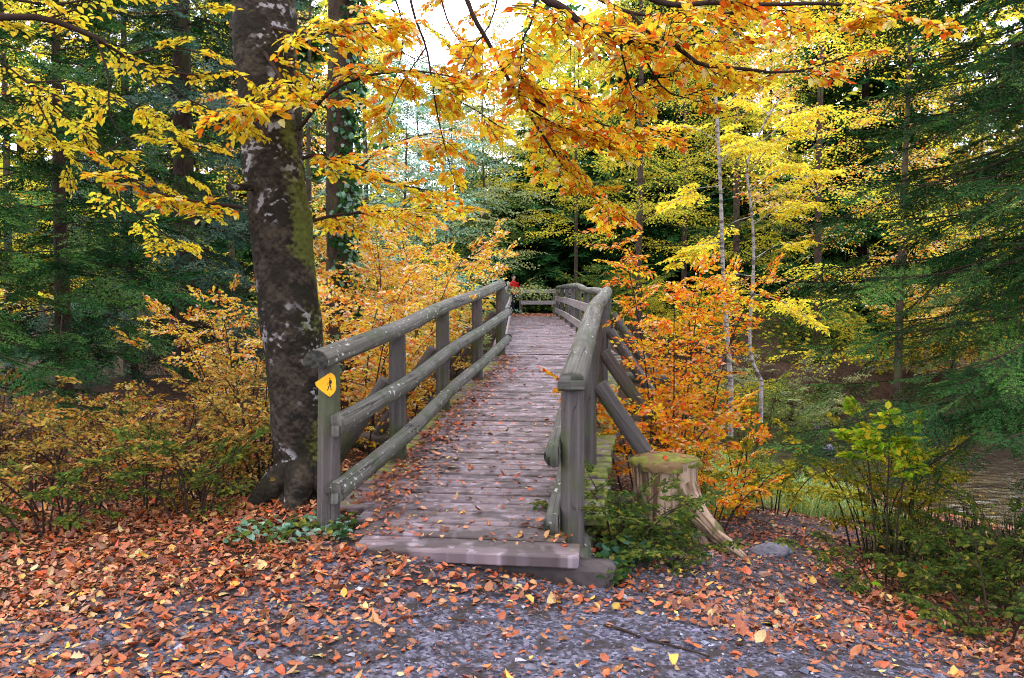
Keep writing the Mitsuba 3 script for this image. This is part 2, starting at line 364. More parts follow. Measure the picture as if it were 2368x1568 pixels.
cl = spline(np.c_[CHAN, np.zeros(len(CHAN))], wn); tn = unit(np.gradient(cl, axis=0)); sd = np.stack([-tn[:, 1], tn[:, 0], 0 * tn[:, 0]], 1)
wv = np.vstack([cl + sd * 5.5 + [0, 0, WATER], cl - sd * 5.5 + [0, 0, WATER]])
i = np.arange(wn - 1)
part(None, 'stream', (wv, np.vstack([np.stack([i, i + 1, i + wn + 1], 1), np.stack([i, i + wn + 1, i + wn], 1)])), 'water_mat')
labels['stream'] = {'label': 'shallow woodland stream under the footbridge', 'kind': 'structure'}

# ---------------------------------------------------------------- the footbridge
LP = np.array([[-1.19, 5.45], [-0.966, 7.16], [-0.74, 9.08], [-0.46, 11.2], [-0.18, 13.4]])
LZ = np.array([0.12, 0.236, 0.40, 0.54, 0.715])
SEP = np.array([1.58, 1.60, 1.62, 1.64, 1.66])
RP = LP + AN[None] * SEP[:, None]
SP_Y = np.array([15.1, 17.5, 19.8, 22.2, 25.0, 28.3, 31.9])
SR = np.stack([1.47 + 0.0124 * (SP_Y - 13.2), SP_Y], 1)
SL = np.stack([-0.18 + 0.004 * (SP_Y - 13.4), SP_Y + 0.1], 1)
def deck_z(y):
    return np.interp(y, [4.6, 5.45, 7.16, 9.08, 11.2, 13.4, 22, 25, 32, 40], [0.125, 0.165, 0.245, 0.40, 0.54, 0.715, 0.851, 0.889, 0.93, 0.95])
br = thing('footbridge', 'long wooden footbridge with log railings and leaf littered plank deck', 'bridge')
rng = np.random.default_rng(11)
NAX = np.r_[AN, 0]
# deck planks of the ramp: across the axis, running a little past the posts
s_at, k = -0.15, 0
A0 = np.array([-0.42, 5.0])
while s_at < 8.45:
    wd = (0.27, 0.25, 0.29, 0.22)[k] if k < 4 else rng.uniform(0.17, 0.25)
    c = A0 + AX * (s_at + wd / 2)
    t = np.clip(s_at / 8.3, 0, 1)
    lo, hi = -0.88 - 0.1 * t + rng.normal(0, 0.015), 0.95 + 0.06 * t + rng.normal(0, 0.015)
    if k < 3: lo, hi = -0.52 - 0.07 * k + rng.normal(0, .01), (0.82, 0.72, 0.80)[k]
    cc = c + AN * (lo + hi) / 2
    pitch = math.atan2(float(deck_z(c[1] + .1) - deck_z(c[1] - .1)), 0.2); roll = rng.normal(0, 0.004)
    ex = np.r_[AN, roll]; ex /= np.linalg.norm(ex)
    ey = np.r_[AX * math.cos(pitch), math.sin(pitch)]; ez = np.cross(ex, ey)
    zz = float(deck_z(c[1])) + rng.normal(0, 0.003)
    part(br, 'deck_plank', box((hi - lo, wd - rng.uniform(.020, .030), 0.07), (cc[0], cc[1], zz - 0.035), np.stack([ex, unit(ey), unit(ez)], 1), 0.008), 'plank_mat')
    s_at += wd; k += 1
y = 13.5
while y < 31.9:                                              # deck planks of the level span
    xa, xb = -0.36 + 0.004 * (y - 13.4), 1.68 + 0.0124 * (y - 13.2)
    part(br, 'deck_plank', box((xb - xa, 0.158, 0.055), ((xa + xb) / 2, y + 0.09, float(deck_z(y + .09)) - 0.0275 + rng.normal(0, 0.003)), None, 0.008), 'plank_mat')
    y += 0.18
# sill under the front edge and the long beams that carry the deck
ezv = np.array([0, 0, 1.0])
rot0 = np.stack([NAX, np.r_[AX, 0], ezv], 1)
sm = trimesh.Trimesh(*box((1.62, 0.2, 0.3), (0, 0, 0), None, 0.03)).subdivide_to_size(.05); sv_ = np.array(sm.vertices)
sv_ = sv_ * (1 + .14 * (nfbm(sv_ * 9 + 5, 3, 6)[:, None] - .5)) @ rot0.T + np.r_[A0 + AX * 0.03 + AN * 0.20, -0.09]
part(br, 'sill_beam', (sv_, np.array(sm.faces)), 'sill_mat', smooth=True, label='weathered sill beam under the front plank')
for o in (-0.62, 0.75):
    pa = [np.r_[A0 + AX * s + AN * o, float(deck_z(5.0 + s)) - 0.20] for s in np.linspace(0.15, 8.4, 10)]
    add_tube(br, 'carrier_beam', pa, 0.13, 'log_mat', 10)
for o in (0.0, 1.35):
    add_tube(br, 'carrier_beam', [np.array([o, yy, float(deck_z(yy)) - 0.23]) for yy in np.linspace(13.3, 32, 8)], 0.16, 'log_mat', 10)
add_tube(br, 'abutment_post', [(-0.3, 13.3, -1.0), (-0.3, 13.3, 0.45)], 0.16, 'log_mat', 10)
add_tube(br, 'abutment_post', [(1.4, 13.1, -1.0), (1.4, 13.1, 0.45)], 0.16, 'log_mat', 10)
RAIL = 1.10
def post(xy, z0, z1, r, mat='post_mat', lean=0.0):
    p = [np.array([xy[0] + lean * t, xy[1], z0 + (z1 - z0) * t]) for t in (0, .25, .5, .75, 1)]
    add_tube(br, 'post', p, np.array([1.04, 1.0, 1.0, 0.98, 0.96]) * r, mat, 16, wob=0.006, wf=4, seed=len(scene))
LT, RT = LZ + RAIL - 0.04, np.array([0.10, .236, .40, .54, .70]) + RAIL - 0.04
RT[0] = 1.06; RT[-1] = 1.665; RT[-2] = 1.565
for i in range(5):
    post(LP[i], (LZ[i] - 0.1) if i == 0 else LZ[i] - 0.35, LT[i], 0.074, lean=0.02 if i == 0 else 0)
for i in range(5):
    post(RP[i], -0.02 if i == 0 else deck_z(RP[i][1]) - 0.4, RT[i], 0.074)
def bolt(c, d, r=.011):
    m = trimesh.creation.icosphere(1, r); part(br, 'bolt', (np.array(m.vertices) + c, np.array(m.faces)), 'steel_mat', smooth=True)
def rail(name, xyz, r, up, k=18):
    pts = spline(xyz, 26)
    add_tube(br, name, pts, r, 'log_mat', k, half=True, upv=up, wob=0.008, wf=3.5, seed=len(scene))
# top rails: half-round logs lying flat side down on the post heads, past the first post at both ends
def ext(P, Z, a, b=0.0):
    P3 = np.c_[P, Z]; d0 = unit(P3[0] - P3[1]); d1 = unit(P3[-1] - P3[-2])
    return np.vstack([P3[0] + d0 * a, P3, P3[-1] + d1 * b])
rail('top_rail', ext(LP, LT + 0.035, 0.20, 0.10), 0.079, (0, 0, 1))
rail('top_rail', ext(RP, RT + 0.035, 0.09, 0.12), 0.083, (0, 0, 1))
e0 = np.r_[RP[0] + unit(RP[0] - RP[1]) * .105, RT[0] + .048]
for o in (-.03, .035): bolt(e0 + NAX * o, None)
for i_ in range(1, 5):                                      # bolt heads where the inner rails cross the posts
    for h in (.66, .24):
        bolt(np.r_[LP[i_] + AN * .168, LZ[i_] + h], None); bolt(np.r_[RP[i_] - AN * .168, RT[i_] - RAIL + .04 + h], None)
for h, a0 in ((0.66, 0.10), (0.24, 0.16)):
    q = LP + AN[None] * 0.10
    rail('middle_rail' if h > .5 else 'lower_rail', ext(q, LZ + h + np.array([.03, 0, 0, 0, 0]), a0, 0.05), 0.066, tuple(NAX))
    q = RP - AN[None] * 0.10
    rail('middle_rail' if h > .5 else 'lower_rail', ext(q, RT - RAIL + .04 + h + .0, 0.05, 0.05), 0.066, tuple(-NAX))
# braces and the cross beams they stand on, outside both railings
for i in range(1, 5):
    for P, sgn in ((RP, 1), (LP, -1)):
        z = float(deck_z(P[i][1])); a = P[i] + AN * sgn * 0.09; b = P[i] + AN * sgn * 0.72
        add_tube(br, 'brace', np.linspace(np.r_[a, z + 0.66], np.r_[b, z - 0.26], 6), 0.068, 'post_mat', 12, wob=0.006, seed=i)
        add_tube(br, 'cross_beam', np.linspace(np.r_[P[i] - AN * sgn * 0.3, z - 0.30], np.r_[P[i] + AN * sgn * 0.95, z - 0.34], 5), 0.085, 'post_mat', 12, wob=0.006, seed=i + 9)
# the level span: slimmer posts, log handrail, two sawn boards on the inside
for Q, sg in ((SR, -1), (SL, 1)):
    for x, yy in Q:
        z = float(deck_z(yy)); post((x, yy), z - 0.3, z + (1.06 if yy > 18 else 0.98), 0.068)
    st = RP[-1] if sg < 0 else LP[-1]
    pts = np.vstack([[*st, (RT[-1] if sg < 0 else LT[-1]) + 0.0]] + [[x, yy, float(deck_z(yy)) + (1.07 if yy > 18 else 0.99)] for x, yy in Q])
    add_tube(br, 'hand_rail', spline(pts, 24), 0.066, 'log_mat', 12, wob=0.006, seed=3)
    for h in (0.66, 0.24):
        for (xa, ya), (xb, yb) in zip(np.vstack([st[None], Q])[:-1], Q):
            a = np.array([xa + sg * .085, ya, float(deck_z(ya)) + h]); b = np.array([xb + sg * .085, yb, float(deck_z(yb)) + h])
            e = unit(b - a); ex = unit(np.cross(e, ezv))
            part(br, 'side_board', box((0.035, np.linalg.norm(b - a) - 0.012, 0.17), (a + b) / 2, np.stack([ex, e, np.cross(ex, e)], 1), 0.005), 'board_mat')

# far fence that closes the path
fe = thing('fence', 'low two rail wooden fence across the path beyond the footbridge', 'fence')
fxs = [0.37, 1.80, 3.3]
for x in fxs:
    b = gpt(x, 36.0); b[2] = max(b[2], 0.85)
    add_tube(fe, 'post', [b - [0, 0, .2], b + [0, 0, 1.12]], 0.075, 'log_mat', 10)
for h in (0.50, 0.98):
    for xa, xb in zip(fxs[:-1], fxs[1:]):
        part(fe, 'rail', box((xb - xa - .01, 0.05, 0.16), ((xa + xb) / 2, 35.9, 0.92 + h), None, 0.006), 'board_mat')

# trail sign on the first left post
sg = thing('trail_sign', 'yellow pointed hiking sign with black walker on the front left bridge post', 'sign')
def zo(x, y): return ((x - 680) / 972 * 0.15 * 1.0, (745 - y) / 972 * 0.15 * 1.0)      # the sign's own outline, 0.15 m high
outline = [(235, 690), (262, 650), (420, 540), (620, 410), (800, 292), (870, 262), (940, 272), (1010, 330), (1070, 400), (1090, 470), (1108, 560), (1110, 700), (1112, 870), (1085, 985), (1040, 1065), (960, 1150), (870, 1225), (825, 1232), (790, 1215), (640, 1105), (480, 985), (330, 850), (270, 770)]
from shapely.geometry import Polygon, Point, LineString
from shapely.ops import unary_union
def plate(poly, depth, z0):
    gs = getattr(poly, 'geoms', [poly]); out = []
    for g in gs:
        m = trimesh.creation.extrude_polygon(g, depth, engine='earcut'); v = np.array(m.vertices); out.append((v, np.array(m.faces), z0))
    V, Fc = cat([(v, f) for v, f, _ in out])
    return V + [0, 0, z0], Fc
S0 = np.array([-1.19 + 0.012, 5.45 - 0.084, 1.055])
ang = math.radians(-3)
SX, SY, SZ = np.array([math.cos(ang), math.sin(ang), 0]), np.array([0, 0, 1.0]), np.array([math.sin(ang), -math.cos(ang), 0])
def on_sign(m): return (S0 + m[0][:, :1] * SX + m[0][:, 1:2] * SY + m[0][:, 2:] * SZ, m[1])
pl = Polygon([zo(*q) for q in outline]).buffer(0.003).buffer(-0.003)
part(sg, 'plate', on_sign(plate(pl, 0.003, 0)), 'sign_yellow')
def ln(pts, w): return LineString([zo(*q) for q in pts]).buffer(w, cap_style=1)
fig = unary_union([Point(*zo(858, 490)).buffer(0.0042), ln([(855, 515), (862, 560)], .0016), ln([(868, 570), (860, 640), (870, 690)], .005), ln([(890, 590), (905, 640), (890, 690)], .0058),
                   ln([(840, 640), (800, 685), (758, 725)], .0024), ln([(850, 740), (820, 800), (800, 880), (770, 960)], .0030), ln([(868, 740), (890, 840), (908, 950)], .0030), ln([(770, 960), (752, 975)], .0028), ln([(908, 950), (920, 965)], .0026),
                   Polygon([zo(*q) for q in [(845, 690), (900, 700), (880, 770), (835, 770)]])])
part(sg, 'pictogram', on_sign(plate(fig, 0.0012, 0.003)), 'sign_black')
for q in ((865, 318), (278, 705), (853, 1150)):
    part(sg, 'screw', on_sign(plate(Point(*zo(*q)).buffer(0.0032), 0.002, 0.003)), 'steel_mat')

# ---------------------------------------------------------------- foliage builders
def beech_template(seed, n_lat=10, tipn=5, dens=1.0):
    """A flat leafy spray of unit length along +x in the xy plane: leaf points, directions, normals and twig pieces."""
    r = np.random.default_rng(seed); P, D, N, SA, SB = [], [], [], [], []
    def axis(t): return np.array([t, 0.05 * math.sin(t * 7 + seed), -0.16 * t * t])
    for t in np.linspace(0, 1, 6)[:-1]:
        SA.append(axis(t)); SB.append(axis(t + 0.2))
    for i in range(n_lat):
        t = 0.10 + 0.82 * (i + r.uniform(-.2, .2)) / n_lat; sd_ = 1 if i % 2 else -1
        a = math.radians(r.uniform(38, 62)) * sd_
        ll = (0.46 * (1 - t) ** 0.8 + 0.10) * r.uniform(0.7, 1.2); o = axis(t)
        e = np.array([math.cos(a), math.sin(a), r.normal(0, .10)])
        SA.append(o); SB.append(o + e * ll * .9)
        m = max(2, int(ll / 0.065 * dens))
        for j in range(m):
            f = (j + 0.8) / m; s2 = 1 if (j + i) % 2 else -1
            b = a + math.radians(r.uniform(25, 60)) * s2 if j < m - 1 else a
            P.append(o + e * ll * f + [0, 0, -0.05 * f * f]); D.append([math.cos(b), math.sin(b), r.normal(-.18, .22)]); N.append([r.normal(0, .35), r.normal(0, .35), 1])
    for j in range(tipn):
        t = 0.3 + 0.7 * j / max(tipn - 1, 1); s2 = 1 if j % 2 else -1; b = math.radians(r.uniform(25, 55)) * s2 * (j < tipn - 1)
        P.append(axis(t)); D.append([math.cos(b), math.sin(b), r.normal(-.2, .2)]); N.append([r.normal(0, .35), r.normal(0, .35), 1])
    return np.array(P), unit(D), unit(N), np.array(SA), np.array(SB)
BT = [beech_template(s) for s in range(6)]
BT_FAR = [beech_template(20 + s, 8, 4, 0.75) for s in range(5)]

def place(tmps, O, Xd, Zd, S, rng):
    """Sprays set at O along Xd, their faces towards Zd, length S -> leaf P, D, N, spray number, twig A, B."""
    Xd = unit(Xd); Yd = unit(np.cross(Zd, Xd)); Zd = np.cross(Xd, Yd)
    R = np.stack([Xd, Yd, Zd], -1)
    which = rng.integers(0, len(tmps), len(O)); out = [[] for _ in range(6)]
    for k, (P, D, N, A, B) in enumerate(tmps):
        i = np.nonzero(which == k)[0]
        if not len(i): continue
        f = lambda q: np.einsum('mij,nj->mni', R[i], q)
        for o, q in zip(out, (O[i][:, None] + f(P) * S[i][:, None, None], f(D), f(N), np.repeat(i[:, None], len(P), 1)[..., None],
                              O[i][:, None] + f(A) * S[i][:, None, None], O[i][:, None] + f(B) * S[i][:, None, None])):
            o.append(q.reshape(-1, q.shape[-1]))
    r = [np.vstack(o) for o in out]
    r[3] = r[3].ravel().astype(int)
    return r

PAL = {
 'gold':   [(6, (252, 220, 62)), (5, (250, 206, 52)), (3, (248, 168, 44)), (2, (228, 112, 36)), (2, (250, 234, 160)), (1, (206, 190, 70))],
 'flame':  [(6, (252, 214, 58)), (5, (250, 194, 50)), (4, (246, 156, 42)), (2, (230, 106, 34)), (2, (250, 230, 155)), (1, (204, 84, 32))],
 'yellow': [(6, (250, 224, 70)), (4, (240, 208, 60)), (2, (216, 200, 72)), (1, (246, 176, 50)), (1, (184, 186, 76))],
 'amber':  [(5, (250, 200, 66)), (3, (246, 214, 90)), (4, (242, 152, 56)), (2, (214, 106, 50)), (4, (252, 226, 190)), (1, (176, 168, 70))],
 'orange': [(5, (250, 164, 40)), (5, (252, 208, 56)), (3, (238, 104, 34)), (2, (250, 206, 160)), (1, (216, 78, 30))],
 'olive':  [(5, (186, 176, 58)), (4, (150, 158, 54)), (3, (220, 194, 60)), (2, (112, 136, 58)), (1, (232, 190, 60))],
 'hazel':  [(5, (164, 162, 52)), (4, (128, 144, 48)), (3, (214, 192, 62)), (3, (88, 120, 44)), (1, (224, 170, 52))],
 'green':  [(5, (74, 104, 46)), (4, (104, 122, 54)), (3, (54, 84, 46)), (2, (150, 148, 62))],
 'lime':   [(5, (132, 172, 40)), (3, (186, 196, 56)), (2, (214, 190, 46)), (2, (92, 140, 40))],
 'ivy':    [(5, (116, 158, 130)), (4, (146, 184, 164)), (3, (64, 112, 76)), (2, (186, 210, 198))],
 'pale':   [(5, (150, 160, 100)), (4, (120, 140, 96)), (2, (190, 180, 90)), (2, (170, 186, 150))],
 'dull':   [(4, (190, 166, 76)), (4, (140, 126, 64)), (3, (206, 146, 72)), (2, (92, 84, 46)), (2, (120, 128, 60)), (1, (214, 190, 120)), (1, (160, 84, 40))],
}
FALLEN = [(5, (142, 74, 40)), (5, (104, 54, 38)), (4, (164, 98, 56)), (3, (78, 44, 35)), (3, (172, 126, 94)), (1, (206, 160, 62)), (1, (164, 156, 104)), (3, (176, 80, 34))]

def split_leaves(par, P, D, N, L, C, rng, brown=0.25, most=LEAF_PARTS, asp=0.62, name='leaf'):
    """The leaves that show largest as parts of their own, the others as one foliage part."""
    px, py, dep = proj(P)
    size = np.where((dep > 0.3) & (px > 0) & (px < 2367) & (py > 0) & (py < 1568), L * F_PX * 0.4326 / np.maximum(dep, .1), 0)
    big = np.argsort(-size)[:most]; big = big[size[big] > 10]
    rest = np.setdiff1d(np.arange(len(P)), big)
    for b in big:
        s = slice(b, b + 1)
        V, Fc, Cc = leaves(P[s], D[s], N[s], L[s], C[s], rng, 'ovate', asp, brown=brown)
        part(par, name, (V, Fc), 'leaf_mat', color=Cc)
    if len(rest):
        V, Fc, Cc = leaves(P[rest], D[rest], N[rest], L[rest], C[rest], rng, 'ovate', asp, brown=brown)
        part(par, 'foliage', (V, Fc), 'leaf_mat', color=Cc, kind='stuff')

def bough(par, paths, rng, palette, leafL=0.075, sp=0.16, size=(0.35, 0.7), t0=0.1, r0=0.02, parts=True, bark='twig_mat', droop=0.25, most=None, twigmat='twig_mat', ang=(35, 75), keep=1.0):
    """Leafy branches: each path is a list of world points; sprays leave it on both sides."""
    O, Xd, Zd, S = [], [], [], []
    for pi, pth in enumerate(paths):
        n = max(8, int(np.linalg.norm(np.diff(np.asarray(pth), axis=0), axis=1).sum() / 0.08))
        q = spline(pth, n); q = q + 0.012 * (np.stack([nnoise(q * 5 + k * 9, 3 + k) for k in range(3)], 1) - 0.5)
        rr = r0 if np.isscalar(r0) else r0[pi]
        add_tube(par, 'branch', q, np.linspace(rr, max(rr * 0.25, 0.003), n), bark, 6 if rr < .03 else 10, cap=True)
        tg = unit(np.gradient(q, axis=0)); Ls = np.linalg.norm(np.diff(q, axis=0), axis=1).sum()
        m = max(2, int(Ls / sp))
        for j in range(m):
            t = t0 + (1 - t0) * (j + rng.uniform(0, 1)) / m
            if rng.random() > keep: continue
            i = min(int(t * (n - 1)), n - 1); sgn = 1 if j % 2 else -1
            sv = unit(np.cross(tg[i], [0, 0, 1.0]) + 1e-6); a = math.radians(rng.uniform(*ang)) * sgn
            d = tg[i] * math.cos(a) + sv * math.sin(a); d = unit(d * [1, 1, 0.7] + [0, 0, rng.normal(-droop * .5, .18)])
            O.append(q[i]); Xd.append(d); S.append(rng.uniform(*size) * (1.1 - 0.35 * t))
            Zd.append(unit(np.array([rng.normal(0, .28), rng.normal(0, .28), 1])))
        O.append(q[-1]); Xd.append(unit(tg[-1])); S.append(size[0]); Zd.append(np.array([0, 0, 1.0]))
    O, Xd, Zd, S = map(np.array, (O, Xd, Zd, S))
    P, D, N, w, A, B = place(BT, O, Xd, Zd, S, rng)
    k = rng.random(len(P)) < 0.8; P, D, N, w = P[k], D[k], N[k], w[k]
    if not parts: A, B = A[::2], B[::2]
    tw = twigs(A, B, 0.0028, 0.0018)
    part(par, 'twigs', tw, twigmat, kind='stuff')
    Lf = leafL * rng.uniform(0.65, 1.2, len(P))
    tone = np.exp(rng.normal(0, 0.12, (len(O), 1)))[w]
    Cl = np.clip(pal(PAL[palette], len(P), rng) * tone, 0, .86)
    if parts: split_leaves(par, P, D, N, Lf, Cl, rng, most=LEAF_PARTS if most is None else min(most, LEAF_PARTS))
    else:
        V, Fc, Cc = leaves(P, D, N, Lf, Cl, rng, 'kite', brown=0.2)
        part(par, 'foliage', (V, Fc), 'leaf_mat', color=Cc, kind='stuff')

def broadleaf(name, label, base, Ht, r, R, z0, seed, palette, leafL=0.075, nl=26, bark='bark_mat', lean=(0, 0), dens=1.0, tmps=None, twigmat='twig_mat', wig=0.25, ftop=None, catg='tree'):
    """A tree: trunk with its limbs, and a crown of layered leaf sprays."""
    rng = np.random.default_rng(seed); k = thing(name, label, catg)
    base = np.asarray(base, float)
    hs = np.linspace(0, 1, 9)
    path = base + np.stack([lean[0] * hs ** 1.3 + wig * 0.4 * np.sin(hs * 5 + seed) * hs, lean[1] * hs + wig * .3 * np.sin(hs * 4 + 2 * seed) * hs, hs * Ht], 1)
    path[0, 2] -= 0.25
    path = spline(path, 22); th = np.linspace(0, 1, 22)
    V, Fc, _ = tube(path, np.maximum(r * (1 - th) ** 0.7 * (1 + 0.35 * np.exp(-th * 40)), 0.012), 10, wob=r * .25, wf=1.2 / max(r, .08), seed=seed)
    ms = [(V, Fc)]; O, Xd, Zd, S = [], [], [], []
    for i in range(nl):
        f = (i + rng.uniform(0, .8)) / nl; z = z0 + (Ht * 0.97 - z0) * f
        hh = z / Ht; b = path[min(int(hh * 21), 21)]
        az = i * 2.39996 + rng.uniform(-.4, .4); ln_ = R * (0.35 + 0.65 * math.sin(math.pi * min(0.22 + 0.78 * f, 1))) * rng.uniform(0.75, 1.15)
        el = math.radians(rng.uniform(5, 30) + 25 * f)
        e = np.array([math.cos(az) * math.cos(el), math.sin(az) * math.cos(el), math.sin(el)])
        tt = np.linspace(0, 1, 8)[:, None]
        q = b + e * ln_ * tt + np.array([0, 0, -0.16 * ln_]) * tt ** 2 + np.array([math.sin(i), math.cos(i * 2), 0]) * 0.08 * ln_ * np.sin(tt * 4)
        ms.append(polytwigs(q, max(0.16 * r, .012) * (1.2 - f), 0.006))
        m = max(3, int(ln_ / 0.22 * dens)); tg = unit(np.gradient(q, axis=0))
        for j in range(m):
            t = 0.18 + 0.8 * (j + rng.random()) / m; ii = min(int(t * 7), 7); o = q[ii] * (1 - (t * 7 - ii)) + q[min(ii + 1, 7)] * (t * 7 - ii)
            sgn = 1 if j % 2 else -1; a = math.radians(rng.uniform(25, 80)) * sgn; sv = unit(np.cross(tg[ii], [0, 0, 1.0]))
            d = unit((tg[ii] * math.cos(a) + sv * math.sin(a)) * [1, 1, .6] + [0, 0, rng.normal(-.1, .2)])
            O.append(o); Xd.append(d); S.append(rng.uniform(.7, 1.25) * min(1.0, 0.35 + ln_ * .25)); Zd.append(unit([rng.normal(0, .3), rng.normal(0, .3), 1]))
    O, Xd, Zd, S = map(np.array, (O, Xd, Zd, S))
    V, Fc = cat(ms); part(k, 'trunk', (V, Fc), bark, smooth=True)
    P, D, N, w, A, B = place(tmps or BT_FAR, O, Xd, Zd, S, rng)
    px, py, dep = proj(P); out = (py < -250) | (px < -300) | (px > 2700) | (dep < .5)
    keep = ~out | (rng.random(len(P)) < 0.22); grow_ = np.where(out, 2.1, 1.0)
    P, D, N, w, grow_ = P[keep], D[keep], N[keep], w[keep], grow_[keep]
    tone = np.exp(rng.normal(0, .18, (len(O), 1)))[w]
    Cl = np.clip(pal(PAL[palette], len(P), rng) * tone, 0, .86)
    V, Fc, Cc = leaves(P, D, N, leafL * grow_ * rng.uniform(.7, 1.25, len(P)), Cl, rng, 'kite', brown=.15)
    part(k, 'crown', (V, Fc), 'leaf_mat', color=Cc)
    return k

def shrub(name, label, base, Ht, R, ns, seed, palette, leafL=0.06, sp=0.2, catg='shrub', size=(.3, .6), t0=.25, parts=False, twigmat='twig_mat', most=60, r0=.009, droop=.15, keep=1.0):
    rng = np.random.default_rng(seed); k = thing(name, label, catg); paths = []
    for i in range(ns):
        az = i * 2.39996 + rng.uniform(-.5, .5); rr = R * math.sqrt((i + .5) / ns); h = Ht * rng.uniform(.6, 1.0)
        b = gpt(base[0] + rr * .35 * math.cos(az), base[1] + rr * .35 * math.sin(az), -.05)
        e = np.array([rr * math.cos(az), rr * math.sin(az), 0])
        paths.append(np.array([b, b + e * .25 + [0, 0, h * .45], b + e * .6 + [0, 0, h * .8], b + e + [0, 0, h]]))
    bough(k, paths, rng, palette, leafL, sp, size, t0, r0, parts=parts, most=most, twigmat=twigmat, droop=droop, keep=keep)
    return k

def frond_template(seed, n_lat, needles, nl, nw, length_needle=True):
    """A flat conifer frond of unit length: needle triangles as (V, F) and twig pieces."""
    r = np.random.default_rng(seed); A, B = [np.zeros(3)], [np.array([1, 0, -.05])]
    for i in range(n_lat):
        t = .08 + .88 * i / n_lat; sgn = 1 if i % 2 else -1; a = math.radians(r.uniform(45, 62)) * sgn
        ll = (.46 * (1 - t) ** .75 + .05) * r.uniform(.75, 1.15); o = np.array([t, 0, -.05 * t])
        A.append(o); B.append(o + np.array([math.cos(a), math.sin(a), r.normal(-.16, .10)]) * ll)
    A, B = np.array(A), np.array(B); P, D = [], []
    for a, b in zip(A, B):
        d = b - a; l = np.linalg.norm(d); d = d / l; s = np.cross([0, 0, 1.0], d); m = max(3, int(l * needles))
        for j in range(m):
            for sgn in (-1, 1):
                P.append(a + d * l * (j + r.random()) / m); e = d * .62 + s * sgn * .75 + [0, 0, r.normal(.02, .22)]; D.append(e)
        P.append(b); D.append(d)
    P, D = np.array(P), unit(D); n = len(P)
    s = unit(np.cross(D, np.array([0, 0, 1.0]) + r.normal(0, .5, (n, 3))))
    L = nl * r.uniform(.7, 1.2, (n, 1))
    V = np.stack([P - s * nw / 2, P + s * nw / 2, P + D * L], 1).reshape(-1, 3)
    return V, np.arange(3 * n).reshape(-1, 3), A, B
FR = {'near': [frond_template(s, 20, 34, .055, .017) for s in range(4)],
      'mid': [frond_template(s, 15, 15, .10, .032) for s in range(4)],
      'far': [frond_template(s, 10, 6, .22, .085) for s in range(4)]}

CON = {'dark': [(5, (46, 84, 42)), (4, (32, 64, 38)), (3, (70, 106, 50)), (1, (98, 130, 70))],
       'blue': [(5, (62, 88, 70)), (4, (46, 72, 58)), (2, (88, 112, 92)), (1, (104, 124, 104))],
       }

